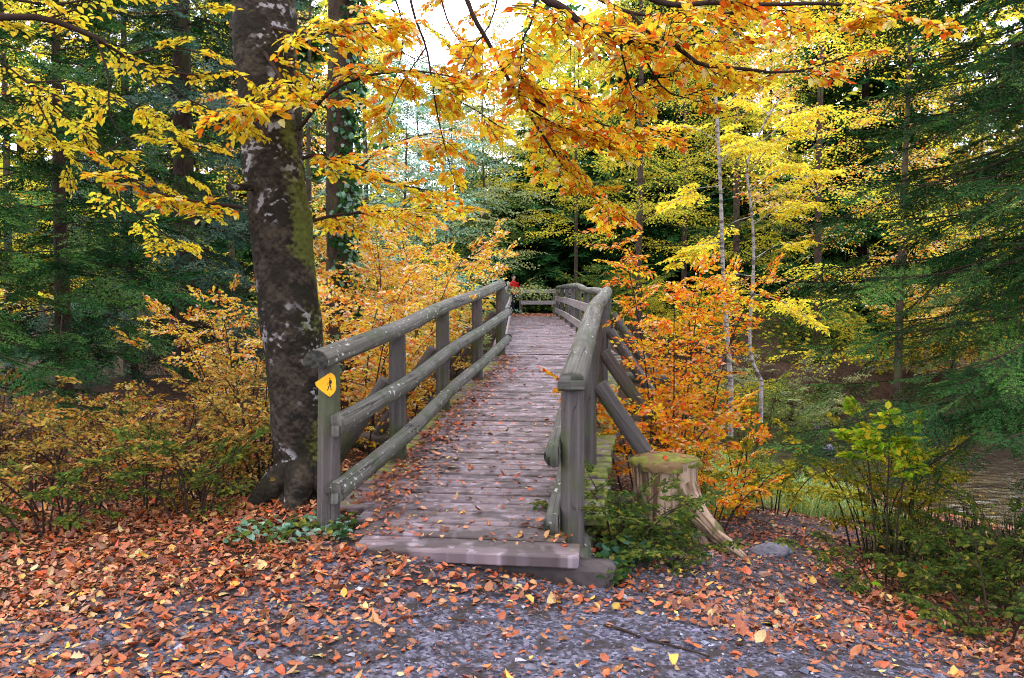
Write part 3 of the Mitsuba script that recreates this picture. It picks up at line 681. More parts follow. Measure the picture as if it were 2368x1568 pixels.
def conifer(name, label, base, Ht, r, R, z0, seed, tone='dark', lod='mid', whorl=0.42, nb=6, fs=0.55, lean=(0, 0), dead=False, azlim=None, droop=.35):
    """A fir or spruce: trunk with whorls of limbs, and a crown of flat drooping fronds."""
    rng = np.random.default_rng(seed); k = thing(name, label, 'tree'); base = np.asarray(base, float)
    hs = np.linspace(0, 1, 12); path = base + np.stack([lean[0] * hs, lean[1] * hs, hs * Ht], 1); path[0, 2] -= .2
    V, Fc, _ = tube(path, np.maximum(r * (1 - hs) ** .85, .01), 9, wob=r * .2, wf=5, seed=seed)
    ms = [(V, Fc)]; O, Xd, Zd, S = [], [], [], []; z = z0
    while z < Ht - .4:
        hh = z / Ht; c = base + np.array([lean[0] * hh, lean[1] * hh, z])
        far = (z - EYE[2]) / max(base[1], 1) > 0.48
        step = whorl * (2.4 if far else 1)
        for b in range(nb):
            az = b * 2 * math.pi / nb + z * 2.1 + rng.uniform(-.35, .35)
            if azlim and math.cos(az - azlim[0]) < azlim[1]: continue
            ll = R * ((1 - hh) ** .8 * .95 + .05) * rng.uniform(.7, 1.15)
            el = math.radians(rng.uniform(-6, 14) - 10 * (1 - hh)); e = np.array([math.cos(az) * math.cos(el), math.sin(az) * math.cos(el), math.sin(el)])
            tt = np.linspace(0, 1, 7)[:, None]
            q = c + [0, 0, rng.uniform(-.15, .15)] + e * ll * tt + np.array([0, 0, -droop * ll * .6]) * tt ** 1.6 + np.array([0, 0, .12 * ll]) * tt ** 4
            ms.append(polytwigs(q, max(.10 * r, .011), .004)); tg = unit(np.gradient(q, axis=0))
            m = max(2, int(ll / (.27 * (1.7 if far else 1))))
            for j in range(m):
                t = .16 + .8 * (j + rng.random()) / m; ii = min(int(t * 6), 5); o = q[ii] + (q[ii + 1] - q[ii]) * (t * 6 - ii)
                a = math.radians(rng.uniform(30, 60)) * (1 if j % 2 else -1); sv = unit(np.cross(tg[ii], [0, 0, 1.0]))
                O.append(o); Xd.append(unit(tg[ii] * math.cos(a) + sv * math.sin(a) + [0, 0, rng.normal(-.34, .2)])); Zd.append(unit([rng.normal(0, .42), rng.normal(0, .42), 1]))
                S.append(fs * rng.uniform(.7, 1.25) * (1.1 - .3 * t) * (1.7 if far else 1))
            O.append(q[-2]); Xd.append(unit(tg[-1])); Zd.append(np.array([0, 0, 1.0])); S.append(fs * (1.5 if far else .9))
        z += step
    O, Xd, Zd, S = map(np.array, (O, Xd, Zd, S))
    V, Fc = cat(ms)
    Xd = unit(Xd); Yd = unit(np.cross(Zd, Xd)); Zd = np.cross(Xd, Yd); Rm = np.stack([Xd, Yd, Zd], -1)
    hi = (O[:, 2] - EYE[2]) / np.maximum(O[:, 1], .5) > .48
    out, tw, tones = [], [], pal(CON[tone], len(O), rng, .16)
    for grp, tl in ((~hi, FR[lod]), (hi, FR['far'])):
        for kk in range(4):
            i = np.nonzero(grp & (np.arange(len(O)) % 4 == kk))[0]
            if not len(i): continue
            Vt, Ft, A, B = tl[kk]; f = lambda q_: O[i][:, None] + np.einsum('mij,nj->mni', Rm[i], q_) * S[i][:, None, None]
            v = f(Vt); fc = (np.arange(len(i)) * len(Vt))[:, None, None] + Ft[None]
            cc = np.repeat(tones[i][:, None], len(Vt), 1) * np.exp(rng.normal(0, .12, (len(i), len(Vt) // 3, 1))).repeat(3, 1)
            out.append((v.reshape(-1, 3), fc.reshape(-1, 3), cc.reshape(-1, 3)))
            if lod != 'far': tw.append(twigs(f(A[:1] if lod == 'mid' else A[::3]).reshape(-1, 3), f(B[:1] if lod == 'mid' else B[::3]).reshape(-1, 3), .0035, .0018))
    V2, F2 = cat([(V, Fc)] + tw)
    part(k, 'trunk', (V2, F2), 'bark_mat', smooth=True)
    V, Fc, Cc = cat(out); part(k, 'crown', (V, Fc), 'needle_mat', color=Cc)
    return k

# ---------------------------------------------------------------- the big beech by the bridge
rng = np.random.default_rng(5)
bt = thing('beech_tree', 'thick mossy beech with pale lichen patches beside the front left bridge post', 'tree')
pts = [at(712, 1235, 6.25), at(708, 1100, 6.3), at(690, 900, 6.3), at(668, 700, 6.3), at(642, 480, 6.35), at(622, 250, 6.4), at(607, 0, 6.4), at(585, -380, 6.5), at(560, -900, 6.6), at(520, -1700, 6.8), at(500, -2600, 7.0)]
pts[0][2] = float(H(pts[0][0], pts[0][1])) - .12
tr = spline(pts, 90); hz = tr[:, 2]
rad = np.interp(hz, [-.2, 0.1, .45, 1.0, 2.0, 3.5, 6, 14], [.34, .27, .222, .218, .222, .226, .19, .08])
V, Fc, UV = tube(tr, rad, 40, wob=.07, wf=2.6, seed=2)
part(bt, 'trunk', (V, Fc), 'beech_bark', smooth=True)
for a, ln_ in ((3.6, .30), (4.7, .42), (2.2, .5), (5.6, .3)):      # root flares
    o = tr[0] + [0, 0, .25]; e = np.array([math.cos(a), math.sin(a), 0])
    q = [o + e * .08 + [0, 0, .12], o + e * .24, o + e * (.24 + ln_ * .35) - [0, 0, .10], o + e * (.2 + ln_) - [0, 0, .3]]
    add_tube(bt, 'root', spline(q, 12), np.linspace(.14, .04, 12), 'beech_bark', 10, wob=.03, seed=int(a * 10))
add_tube(bt, 'branch_stub', spline([at(600, 433, 6.25), at(560, 433, 6.1), at(528, 434, 5.95)], 8), np.linspace(.03, .024, 8), 'beech_bark', 10, wob=.004)
def pw(*pp): return np.array([at(*p) for p in pp])
bough(bt, [pw((690, 300, 6.3), (760, 215, 6.1), (850, 175, 5.9), (960, 165, 5.6), (1050, 180, 5.5)),
           pw((690, 370, 6.4), (740, 360, 6.4), (820, 385, 6.5), (900, 420, 6.4), (990, 440, 6.4)),
           pw((700, 520, 6.5), (770, 500, 6.7), (860, 490, 6.9), (960, 485, 7.0), (1050, 480, 7.0)),
           pw((560, 480, 6.2), (500, 472, 6.1), (430, 462, 6.0), (350, 440, 5.9), (270, 390, 5.8)),
           pw((610, 120, 6.2), (650, 190, 5.9), (600, 235, 5.6), (540, 250, 5.4)),
           pw((610, 60, 6.3), (720, 80, 5.9), (800, 60, 5.7), (880, 50, 5.5))], rng, 'gold', .062, .11, (.26, .52), .12, .016)
nq = 430; dq = unit(rng.normal(0, 1, (nq, 3))) * rng.random((nq, 1)) ** .45                        # the wide crown above the frame
O = np.array([-1.2, 5.2, 9.2]) + dq * [7.0, 6.5, 3.6]
O = O[(proj(O)[1] < -330) | (O[:, 1] < 0.5)]
az = rng.uniform(0, 6.28, len(O)); Xq = np.stack([np.cos(az), np.sin(az), rng.normal(-.1, .15, len(O))], 1)
P, D, N, w, A, B = place(BT_FAR, O, Xq, np.tile([0, 0, 1.0], (len(O), 1)), rng.uniform(1.0, 1.7, len(O)), rng)
V, Fc, Cc = leaves(P, D, N, .15 * rng.uniform(.7, 1.2, len(P)), pal(PAL['gold'], len(P), rng), rng, 'kite')
part(bt, 'crown', (V, Fc), 'leaf_mat', color=Cc)
# ---------------------------------------------------------------- boughs hanging into the picture
b1 = thing('hanging_bough', 'golden beech bough hanging down from the top edge right of the sky gap', 'tree branch')
bough(b1, [pw((1225, -60, 4.3), (1258, 0, 4.3), (1300, 19, 4.3), (1356, 64, 4.3), (1433, 90, 4.3), (1484, 96, 4.3), (1552, 102, 4.3), (1612, 149, 4.4), (1690, 158, 4.5), (1825, 166, 4.6), (1960, 130, 4.7)),
           pw((1433, 90, 4.3), (1440, 140, 4.35), (1460, 210, 4.5)), pw((1484, 96, 4.3), (1495, 150, 4.4), (1540, 210, 4.6), (1600, 230, 4.7)),
           pw((1245, -30, 4.6), (1228, 51, 4.6), (1206, 94, 4.6), (1202, 162, 4.7))], np.random.default_rng(31), 'flame', .052, .085, (.22, .40), .1, (.022, .007, .008, .008), keep=.6)
b2 = thing('hanging_bough', 'long orange and gold beech bough reaching across the top edge towards the dark fir', 'tree branch')
bough(b2, [pw((1450, -40, 4.0), (1510, 0, 4.0), (1569, 11, 4.0), (1646, 5, 4.0), (1761, 11, 4.1), (1885, 6, 4.2), (1975, 15, 4.3), (2022, 30, 4.4), (2130, 50, 4.5)),
           pw((1370, -20, 4.5), (1390, 0, 4.5), (1458, 30, 4.5), (1552, 36, 4.5), (1663, 32, 4.5), (1723, 26, 4.6), (1800, 24, 4.8)),
           pw((1458, 30, 4.5), (1500, 75, 4.5), (1560, 108, 4.6), (1640, 95, 4.8), (1740, 90, 5.0))], np.random.default_rng(32), 'flame', .052, .085, (.22, .40), .1, (.016, .013, .008), keep=.65)
b3 = thing('hanging_bough', 'long dark twig with bright gold leaves trailing down above the middle of the bridge', 'tree branch')
bough(b3, [pw((1060, -40, 4.8), (1080, 0, 4.8), (1100, 50, 4.8), (1140, 120, 4.9), (1185, 205, 5.0), (1240, 290, 5.1), (1300, 380, 5.2), (1350, 430, 5.3), (1420, 480, 5.4)),
           pw((1185, 205, 5.0), (1250, 240, 5.0), (1340, 270, 5.1), (1440, 300, 5.2), (1530, 320, 5.3)), pw((1140, 120, 4.9), (1220, 190, 4.9), (1330, 225, 5.0)), pw((1210, 245, 5.0), (1290, 290, 5.2), (1390, 330, 5.3))],
      np.random.default_rng(33), 'flame', .052, .09, (.2, .38), .35, (.016, .008, .007, .007), keep=.85)
b4 = thing('hanging_bough', 'thin forked twigs with amber leaves dangling in front of the sky gap', 'tree branch')
bough(b4, [pw((940, -40, 5.2), (960, 40, 5.2), (985, 110, 5.3), (1000, 200, 5.4), (1020, 300, 5.6), (1040, 380, 5.8)), pw((985, 110, 5.3), (930, 190, 5.5), (900, 260, 5.6)), pw((1000, 200, 5.4), (1090, 250, 5.5), (1150, 290, 5.5))],
      np.random.default_rng(34), 'gold', .056, .15, (.2, .36), .15, (.008, .005, .005), keep=.85)
b7 = thing('hanging_bough', 'fine bare looking twigs with scattered yellow leaves across the sky gap', 'tree branch')
bough(b7, [pw((900, -40, 6.5), (930, 60, 6.6), (920, 160, 6.7), (880, 240, 6.8)), pw((1010, -40, 6.4), (1040, 60, 6.5), (1090, 140, 6.5), (1130, 260, 6.6)), pw((1160, -40, 6.2), (1130, 60, 6.3), (1080, 130, 6.4), (1050, 220, 6.5)), pw((830, -40, 6.8), (850, 50, 6.8), (930, 120, 6.9), (1000, 150, 7.0))],
      np.random.default_rng(37), 'amber', .055, .16, (.2, .42), .1, .007, keep=.8)
b5 = thing('hanging_bough', 'curved grey limb with yellow leaves entering from the upper left edge', 'tree branch')
bough(b5, [pw((-80, 35, 5.0), (0, 42, 5.0), (110, 45, 5.1), (220, 85, 5.2), (290, 130, 5.3), (360, 158, 5.4), (430, 172, 5.5), (490, 170, 5.6)),
           pw((220, 85, 5.2), (250, 180, 5.2), (258, 280, 5.3), (330, 350, 5.4), (420, 400, 5.5)), pw((290, 130, 5.3), (380, 110, 5.4), (480, 130, 5.5), (560, 180, 5.6)),
           pw((110, 45, 5.1), (200, 20, 5.3), (330, 30, 5.5), (470, 20, 5.6)), pw((-60, -20, 5.0), (120, 10, 5.2), (260, -10, 5.4), (400, -20, 5.5)), pw((360, 158, 5.4), (420, 220, 5.6), (500, 260, 5.8), (560, 290, 5.9))],
      np.random.default_rng(35), 'yellow', .047, .13, (.2, .42), .1, (.024, .007, .008, .008, .01, .007), keep=.5)
b6 = thing('hanging_bough', 'sparse yellow beech twigs hanging low in front of the left spruce', 'tree branch')
bough(b6, [pw((-60, 90, 5.6), (60, 190, 5.7), (180, 290, 5.9), (300, 380, 6.1), (400, 440, 6.2), (470, 480, 6.3)), pw((60, 190, 5.7), (110, 280, 5.8), (150, 380, 5.9)), pw((180, 290, 5.9), (260, 440, 6.2), (380, 540, 6.6), (420, 560, 6.8)),
           pw((-40, 250, 5.8), (60, 300, 5.9), (160, 330, 6.0)), pw((250, 350, 6.0), (350, 300, 6.2), (470, 330, 6.4)), pw((60, 190, 5.7), (170, 190, 5.9), (290, 230, 6.2), (400, 300, 6.4))],
      np.random.default_rng(36), 'yellow', .045, .13, (.2, .4), .12, .007, keep=.6)

# ---------------------------------------------------------------- ivy clad second trunk
iv = thing('ivy_clad_tree', 'straight brown trunk wrapped in dark ivy behind the bridge railing', 'tree')
pb = gx(785, 11.5); tp = spline([pb - [0, 0, .2], at(785, 640, 11.5), at(785, 400, 11.5), at(790, 100, 11.5), at(792, -600, 11.6), at(800, -1500, 11.8)], 60)
V, Fc, UV = tube(tp, np.interp(tp[:, 2], [-.5, .5, 6, 16], [.24, .185, .175, .05]), 18, wob=.05, wf=3)
part(iv, 'trunk', (V, Fc), 'bark_mat', smooth=True)
n = 2600; rng = np.random.default_rng(41); hh = rng.uniform(0.6, 9, n); az = rng.normal(-.35, .8, n) + .3 * np.sin(hh * 1.6)
cen = np.stack([np.interp(hh, tp[:, 2], tp[:, i]) for i in range(3)], 1); o = np.stack([np.cos(az), np.sin(az), 0 * az], 1)
ok = nfbm(np.stack([az * .8, hh * 1.1, 0 * hh], 1), 3, 5) > .42
P = (cen + o * (.20 + .12 * rng.random((n, 1)) ** 2))[ok]; m = len(P)
V, Fc, Cc = leaves(P, unit(o[ok] * .4 + rng.normal(0, .5, (m, 3)) - [0, 0, .6]), unit(o[ok] + rng.normal(0, .4, (m, 3))), .075 * rng.uniform(.7, 1.2, m), pal(CON['dark'][:3] + PAL['ivy'][:2], m, rng), rng, 'ovate', .9)
part(iv, 'ivy', (V, Fc), 'leaf_mat', color=Cc, kind='stuff')
bough(iv, [np.array([tp[22], tp[22] + [.7, -.3, .5], tp[22] + [1.6, -.5, .7]]), np.array([tp[30], tp[30] + [-.7, -.3, .3], tp[30] + [-1.3, -.5, .2]]), np.array([tp[16], tp[16] + [.7, -.5, .2], tp[16] + [1.4, -.8, .2]])], rng, 'amber', .075, .16, (.4, .7), .2, .02, parts=False)

# ---------------------------------------------------------------- conifers
conifer('fir_tree', 'dark green fir with drooping fronds filling the right edge beside the stream path', gpt(5.2, 7.4), 13, .16, 3.0, 1.75, 51, 'dark', 'near', .26, 9, .56, azlim=(math.pi + .35, -.35), droop=.45)
conifer('fir_tree', 'second dark fir behind the right edge fir above the stream', gpt(13.2, 16.5), 12, .18, 3.0, 1.2, 52, 'dark', 'far', .5, 6, .9)
conifer('fir_tree', 'near dark fir whose boughs close the right edge of the picture', gpt(4.0, 5.7), 9, .11, 2.0, 1.75, 57, 'dark', 'near', .27, 8, .42, azlim=(math.pi - .1, -.2), droop=.5)
conifer('spruce_tree', 'dark spruce with a straight black trunk at the far left', gx(145, 10.5), 8.0, .11, 2.3, 1.1, 53, 'dark', 'mid', .36, 6, .55)
conifer('spruce_tree', 'bluish spruce with hanging branchlets just left of the thick beech', gx(430, 14.5), 19, .2, 3.0, 1.2, 54, 'blue', 'mid', .42, 6, .65, droop=.6)
conifer('spruce_tree', 'spruce with a low light green branch reaching in from the left edge', gx(-130, 8.2), 6.5, .12, 2.0, .9, 55, 'dark', 'mid', .4, 6, .5)
conifer('spruce_tree', 'shadowy spruce between the left spruce and the bluish one', gx(300, 17), 9.5, .15, 2.8, 1.2, 56, 'dark', 'mid', .55, 6, .7)
for i, (px, Y, h, lab) in enumerate([(1140, 41, 8, 'dark conifer directly behind the person beyond the bridge'), (1260, 43, 9.5, 'dark conifer straight behind the fence at the end of the path'), (1400, 42, 10.5, 'dark conifer behind the corner of the right railing'),
                                     (1520, 40, 18, 'dark conifer rising behind the orange shrub'), (1640, 45, 20, 'dark conifer behind the slim pale trunks'), (1990, 30, 18, 'dark conifer between the amber trees and the right fir'), (620, 33, 20, 'dark conifer hidden behind the thick beech trunk')]):
    conifer('conifer', lab, gx(px, Y), h, .2, 3.6, .5, 60 + i, 'dark', 'far', .85, 5, 1.4)

# ---------------------------------------------------------------- broadleaf trees behind
BL = [ # px, Y, height, trunk r, crown R, crown base, palette, limbs, label
 (1475, 24, 15, .17, 4.2, 3.0, 'olive', 34, 'olive green beech with a dark slim trunk above the right railing'),
 (1330, 33, 11, .14, 3.8, 3.6, 'olive', 26, 'low spreading olive beech over the dark hollow at the end of the bridge'),
 (1120, 29, 11.0, .09, 2.8, 1.2, 'pale', 26, 'pale green young tree beside the left railing end'),
 (1700, 28, 17, .2, 4.8, 2.5, 'olive', 36, 'olive yellow beech far behind the slim pale trunks'),
 (1890, 23, 15, .18, 4.0, 2.0, 'amber', 34, 'amber beech behind the stream left of the dark fir'),
 (2080, 19, 13, .16, 3.6, 1.8, 'yellow', 30, 'yellow tree showing through the dark fir fronds'),
 (2260, 27, 8.5, .16, 3.6, 1.0, 'amber', 28, 'amber tree at the right edge behind the firs'),
 (1580, 36, 19, .2, 5.2, 2.0, 'green', 36, 'tall green beech between the olive beech and the pale trunks'),
 (1820, 38, 20, .2, 5.2, 2.0, 'olive', 36, 'tall olive beech far behind the amber one'),
 (2000, 40, 21, .2, 5.4, 2.0, 'olive', 34, 'tall olive beech far behind the yellow tree in the firs'),
 (935, 19, 8.0, .10, 2.1, 1.0, 'ivy', 34, 'grey green ivy covered tree left of the sky gap'),
 (1040, 24, 9.5, .09, 2.3, 1.4, 'pale', 22, 'thin pale leaved tree under the sky gap'),
 (965, 27, 8.4, .10, 3.2, 1.0, 'ivy', 44, 'ivy covered tree filling the lower part of the sky gap'),
 (1030, 35, 10.0, .12, 3.6, 1.5, 'green', 44, 'green tree far behind the sky gap'),
 (1165, 45, 12.0, .12, 4.0, 4.0, 'olive', 36, 'olive tree far behind the end of the left railing'),
 (850, 27, 13, .15, 3.4, 1.2, 'green', 30, 'green tree behind the ivy clad trunk'),
 (720, 21, 13, .16, 3.0, 1.2, 'amber', 28, 'amber tree between the thick beech and the ivy clad trunk'),
 (540, 24, 15, .18, 3.6, 1.6, 'olive', 28, 'olive tree left of the thick beech behind the bluish spruce'),
 (250, 27, 17, .2, 4.5, 2.0, 'yellow', 28, 'yellow tree behind the shadowy spruce'),
 (20, 20, 14, .17, 3.6, 1.8, 'yellow', 28, 'yellow tree at the far left edge behind the spruces'),
 (1230, 50, 15, .17, 4.8, 4.5, 'olive', 40, 'distant olive tree beyond the end fence'),
 (-200, 15, 13, .2, 3.5, 1.5, 'amber', 22, 'amber tree outside the left spruces'),
]
for i, (px, Y, h, r, R, z0, pl_, nl, lab) in enumerate(BL):
    broadleaf('broadleaf_tree', lab, gx(px, Y), h, r * .62, R, z0, 100 + i, pl_, .085 if Y < 30 else .11, nl)

# the wood goes on behind the viewpoint and shades what faces it
for i, (x, yb, h, R, z0, pl_, lab) in enumerate([(-10, -3, 16, 5.0, 2.5, 'gold', 'beech standing behind the viewpoint far to the left of the path'), (-5.5, -8.5, 17, 5.0, 2.5, 'amber', 'tall amber beech behind the viewpoint left of the path'), (0.5, -11, 18, 5.2, 2.5, 'olive', 'tall olive beech straight behind the viewpoint'),
                                                 (6.5, -9, 17, 5.0, 2.5, 'gold', 'tall golden beech behind the viewpoint right of the path'), (11, -4, 16, 5.0, 2.5, 'olive', 'olive beech behind the viewpoint far to the right'), (-13, 4.5, 15, 4.6, 2.0, 'olive', 'olive beech outside the left edge beside the spruces'), (12.5, 4, 14, 4.2, 2.0, 'green', 'green tree outside the right edge beside the stream')]):
    broadleaf('broadleaf_tree', lab, gpt(x, yb), h, .2, R, z0, 140 + i, pl_, .12, 36, dens=1.3)

# slim pale trunks by the stream
for lab, pp, r, crown in (('taller of two slim pale trunked saplings behind the orange shrub', [(1690, 905), (1683, 800), (1672, 640), (1666, 450), (1658, 280), (1650, 150), (1645, 60)], .042, [(1660, 330, 1560, 290), (1665, 430, 1550, 470), (1660, 260, 1760, 190), (1668, 560, 1570, 600), (1662, 380, 1740, 330)]),
                          ('shorter slim pale sapling with a bent foot on the stream bank', [(1760, 880), (1738, 830), (1733, 760), (1740, 660), (1742, 560), (1735, 470), (1728, 380), (1760, 300), (1800, 230)], .036, [(1738, 500, 1640, 560), (1742, 600, 1850, 560), (1742, 680, 1880, 740), (1735, 470, 1900, 400), (1742, 640, 1640, 650), (1740, 520, 1860, 470), (1732, 400, 1830, 300), (1730, 390, 1700, 300), (1745, 340, 1880, 260), (1760, 300, 1800, 240), (1780, 270, 1720, 230), (1735, 440, 1840, 380)])):
    k = thing('sapling', lab, 'tree'); Yd = 13.2 if r > .04 else 14.2
    q = spline([at(a, b, Yd) for a, b in pp], 40)
    q = np.vstack([[q[0] - [0, 0, .7]], q])
    add_tube(k, 'trunk', q, np.linspace(r, r * .35, len(q)), 'pale_bark', 10, wob=.008)
    rg = np.random.default_rng(int(r * 1e4))
    bough(k, [spline(np.array([at(a, b, Yd), at((a + c) / 2, (b + d) / 2 - 12, Yd + rg.uniform(-.4, .4)), at(c, d, Yd + rg.uniform(-.8, .8))]), 6) for a, b, c, d in crown], rg, 'yellow', .085, .15, (.3, .6), .4, .010, parts=False, bark='pale_bark', twigmat='pale_twig_mat', keep=.85)

# ---------------------------------------------------------------- shrubs
shrub('beech_shrub', 'bright orange beech shrub right of the bridge', gx(1560, 9.0), 3.0, .85, 8, 201, 'orange', .058, .12, size=(.28, .55), t0=.12, keep=.85)
shrub('beech_shrub', 'low amber sapling shrub at the foot of the bright orange shrub', gx(1500, 8.2), 1.25, .7, 6, 202, 'orange', .06, .10, size=(.25, .45))
shrub('beech_shrub', 'small reddish sapling between the orange shrub and the stream', gx(1720, 9.4), 1.1, .35, 3, 203, 'orange', .055, .16, size=(.2, .35))
for i, (px, Y, h, R, pl_, lab) in enumerate([(820, 9.2, 1.9, .8, 'amber', 'amber shrub right behind the first left railing field'), (900, 10.8, 2.5, .9, 'amber', 'amber shrub behind the second left railing field'), (985, 13.2, 2.9, 1.0, 'amber', 'large amber shrub behind the third left railing field'),
                                             (1005, 15.5, 2.9, .85, 'gold', 'golden shrub behind the last left railing field'), (800, 13.5, 3.2, 1.0, 'amber', 'amber shrub at the foot of the ivy clad trunk'), (1050, 18, 2.8, .65, 'pale', 'pale yellow green shrub by the end of the left railing')]):
    shrub('leafy_shrub', lab, gx(px, Y), h, R, 9, 210 + i, pl_, .062, .12, size=(.3, .6), t0=.1, keep=.85)
for i, (px, Y, h, R, pl_, lab) in enumerate([(560, 8.5, 1.6, .8, 'amber', 'amber undergrowth shrub left of the thick beech'), (480, 9.6, 1.8, .8, 'amber', 'taller amber shrub in front of the bluish spruce'), (390, 8.0, 1.0, .8, 'dull', 'dull yellow low shrub in the middle of the left undergrowth'),
                                             (60, 6.8, .85, .5, 'dull', 'dull yellow shrub by the left edge'), (200, 7.2, .7, .7, 'dull', 'low dull yellow shrub under the left spruce trunk'), (500, 6.6, .75, .6, 'dull', 'low yellowish shrub close to the beech root'),
                                             (440, 6.0, .62, .4, 'green', 'small green leaved seedling shrub on the leaf litter left of the beech'), (330, 6.4, .8, .7, 'dull', 'low straw coloured shrub on the left leaf litter'), (600, 7.6, 1.2, .6, 'dull', 'thin shrub with pale leaves against the beech trunk'),
                                             (90, 5.8, .5, .5, 'green', 'low green bramble clump near the left edge'), (150, 6.2, .75, .6, 'dull', 'straw yellow shrub between the left bramble clump and the spruces'), (270, 8.4, .7, .7, 'amber', 'amber shrub in front of the left spruce trunk'), (-20, 8.2, .85, .6, 'dull', 'yellowish shrub cut by the left edge'), (610, 6.9, .9, .4, 'dull', 'yellowish shrub touching the foot of the thick beech')]):
    shrub('undergrowth_shrub', lab, gx(px, Y), h, R, 8, 230 + i, pl_, .045, .12, size=(.22, .42), t0=.2, parts=Y < 6.1, keep=.5)
shrub('hazel_shrub', 'yellow green thin stemmed shrub right of the side path', gx(2035, 7.6), 1.1, .55, 10, 251, 'hazel', .05, .17, size=(.2, .36), t0=.3, keep=.75)
shrub('hazel_shrub', 'second yellow green shrub nearer the stream beside the side path', gx(2095, 7.9), 1.2, .5, 8, 252, 'hazel', .05, .18, size=(.2, .4), t0=.3, keep=.8)
shrub('hazel_shrub', 'bright green big leaved sapling in front of the dark fir', gx(2060, 6.2), 1.4, .3, 3, 253, 'lime', .06, .2, size=(.18, .3), t0=.62, parts=True, keep=.8)
shrub('hazel_shrub', 'dim green low shrub at the right bottom corner', gx(2320, 4.9), .5, .4, 5, 254, 'green', .045, .17, size=(.2, .4), t0=.2, parts=True)
shrub('hazel_shrub', 'green low shrub between the side path and the right corner', gx(2070, 5.7), .42, .45, 5, 255, 'green', .045, .17, size=(.2, .4), t0=.2, parts=True)
for i, (px, Y, h, R, lab) in enumerate([(2290, 6.6, .75, .6, 'dark green shrub in front of the stream at the right edge'), (2180, 6.2, .55, .5, 'dark green low shrub below the bright green sapling'), (2400, 5.6, .8, .5, 'dark shrub cut by the right edge above the corner shrub')]):
    shrub('dark_shrub', lab, gx(px, Y), h, R, 8, 290 + i, 'green', .045, .13, size=(.2, .36), t0=.15, keep=.8)
shrub('bank_shrub', 'twiggy grey green bush overhanging the far stream bank', gx(1830, 20), 1.9, 1.6, 12, 256, 'pale', .06, .15, size=(.4, .8), t0=.1, twigmat='pale_twig_mat')
shrub('bank_shrub', 'dark tangled bush trailing over the far bank behind the yellow green shrubs', gx(1960, 19), 1.3, 1.6, 10, 257, 'green', .06, .16, size=(.4, .8), t0=.1, twigmat='pale_twig_mat')
shrub('bank_shrub', 'low yellow green bush at the foot of the bent sapling', gx(1760, 17.5), 1.7, 1.2, 9, 258, 'green', .06, .15, size=(.35, .7), t0=.1)
for i, (px, Y, h, R, pl_, lab) in enumerate([(1700, 21.5, 1.6, 1.4, 'olive', 'olive bush on the far bank behind the bent sapling'), (1880, 23, 2.2, 1.6, 'green', 'dark green bush on the far bank below the amber tree'), (2060, 20.5, 1.6, 1.5, 'olive', 'olive bush on the far bank behind the yellow green shrubs'), (2230, 19, 1.8, 1.5, 'amber', 'amber bush on the far bank below the dark fir'), (1580, 24.5, 2.0, 1.5, 'olive', 'olive bush on the far bank behind the orange shrub'), (1440, 27.5, 2.4, 1.4, 'green', 'dark green bush just outside the right railing of the far span')]):
    shrub('bank_shrub', lab, gx(px, Y), h, R, 11, 270 + i, pl_, .08, .17, size=(.4, .8), t0=.08)
for i, (px, Y, h, R, pl_, lab) in enumerate([(1690, 8.6, .75, .5, 'hazel', 'yellow leaved seedling shrub in the grass right of the stump'), (1790, 9.6, .7, .6, 'hazel', 'low yellowish seedlings on the grass bank before the stream'), (1640, 7.4, .55, .4, 'orange', 'amber seedling leaning over the root of the stump'), (1880, 10.4, .6, .5, 'hazel', 'sparse seedling at the grassy edge of the stream')]):
    shrub('seedling_shrub', lab, gx(px, Y), h, R, 7, 280 + i, pl_, .05, .13, size=(.18, .34), t0=.25, keep=.8)
shrub('bramble', 'green bramble clump between the front right post and the stump', gx(1430, 5.8), .42, .42, 9, 259, 'green', .045, .10, size=(.2, .35), t0=.1)
shrub('bramble', 'yellow green bramble clump in front of the stump', gx(1510, 5.6), .26, .4, 8, 260, 'green', .045, .10, size=(.18, .3), t0=.1)

# ---------------------------------------------------------------- stump
sk = thing('tree_stump', 'pale barkless tree stump with a mossy top and a long root towards the side path', 'tree stump')
sb = gx(1545, 6.7); st_top = at(1537, 1062, 6.7)
n = 14; zz = np.linspace(sb[2] - .15, st_top[2], n); c = np.stack([np.linspace(sb[0] + .02, st_top[0], n), np.full(n, 6.7), zz], 1)
V, Fc, UV = tube(c, np.interp(zz, [sb[2] - .15, sb[2] + .15, st_top[2]], [.35, .262, .252]), 90, wob=.05, wf=5, seed=8)
an = np.arctan2(V[:, 1] - sb[1], V[:, 0] - sb[0]); low = np.clip((st_top[2] - V[:, 2]) / .7, 0, 1)
fl = 1 + (.03 + .07 * low) * (np.abs(np.sin(an * 2.5 + .6)) - .6) + .05 * (nnoise(np.stack([np.cos(an) * 9, np.sin(an) * 9, V[:, 2] * 2.5], 1), 5) - .5)
ctr = np.stack([np.interp(V[:, 2], c[:, 2], c[:, 0]), np.full(len(V), 6.7)], 1); V[:, :2] = ctr + (V[:, :2] - ctr) * fl[:, None]
part(sk, 'bole', (V, Fc), 'stump_mat', smooth=True, uv=UV)
for (px, py, Y), w in (((1590, 1150, 6.55), 0), ):
    q = spline([at(1585, 1130, 6.55), at(1612, 1185, 6.4), at(1650, 1230, 6.3), at(1690, 1268, 6.2), at(1725, 1300, 6.15)], 26)
    V, Fc, UV = tube(q, np.linspace(.10, .035, 26), 24, wob=.045, wf=11, seed=4); part(sk, 'root', (V, Fc), 'stump_mat', smooth=True, uv=UV * [.4, 1])
q = spline([sb + [-.1, -.25, .1], sb + [-.05, -.45, .0], sb + [.1, -.7, -.1]], 12)
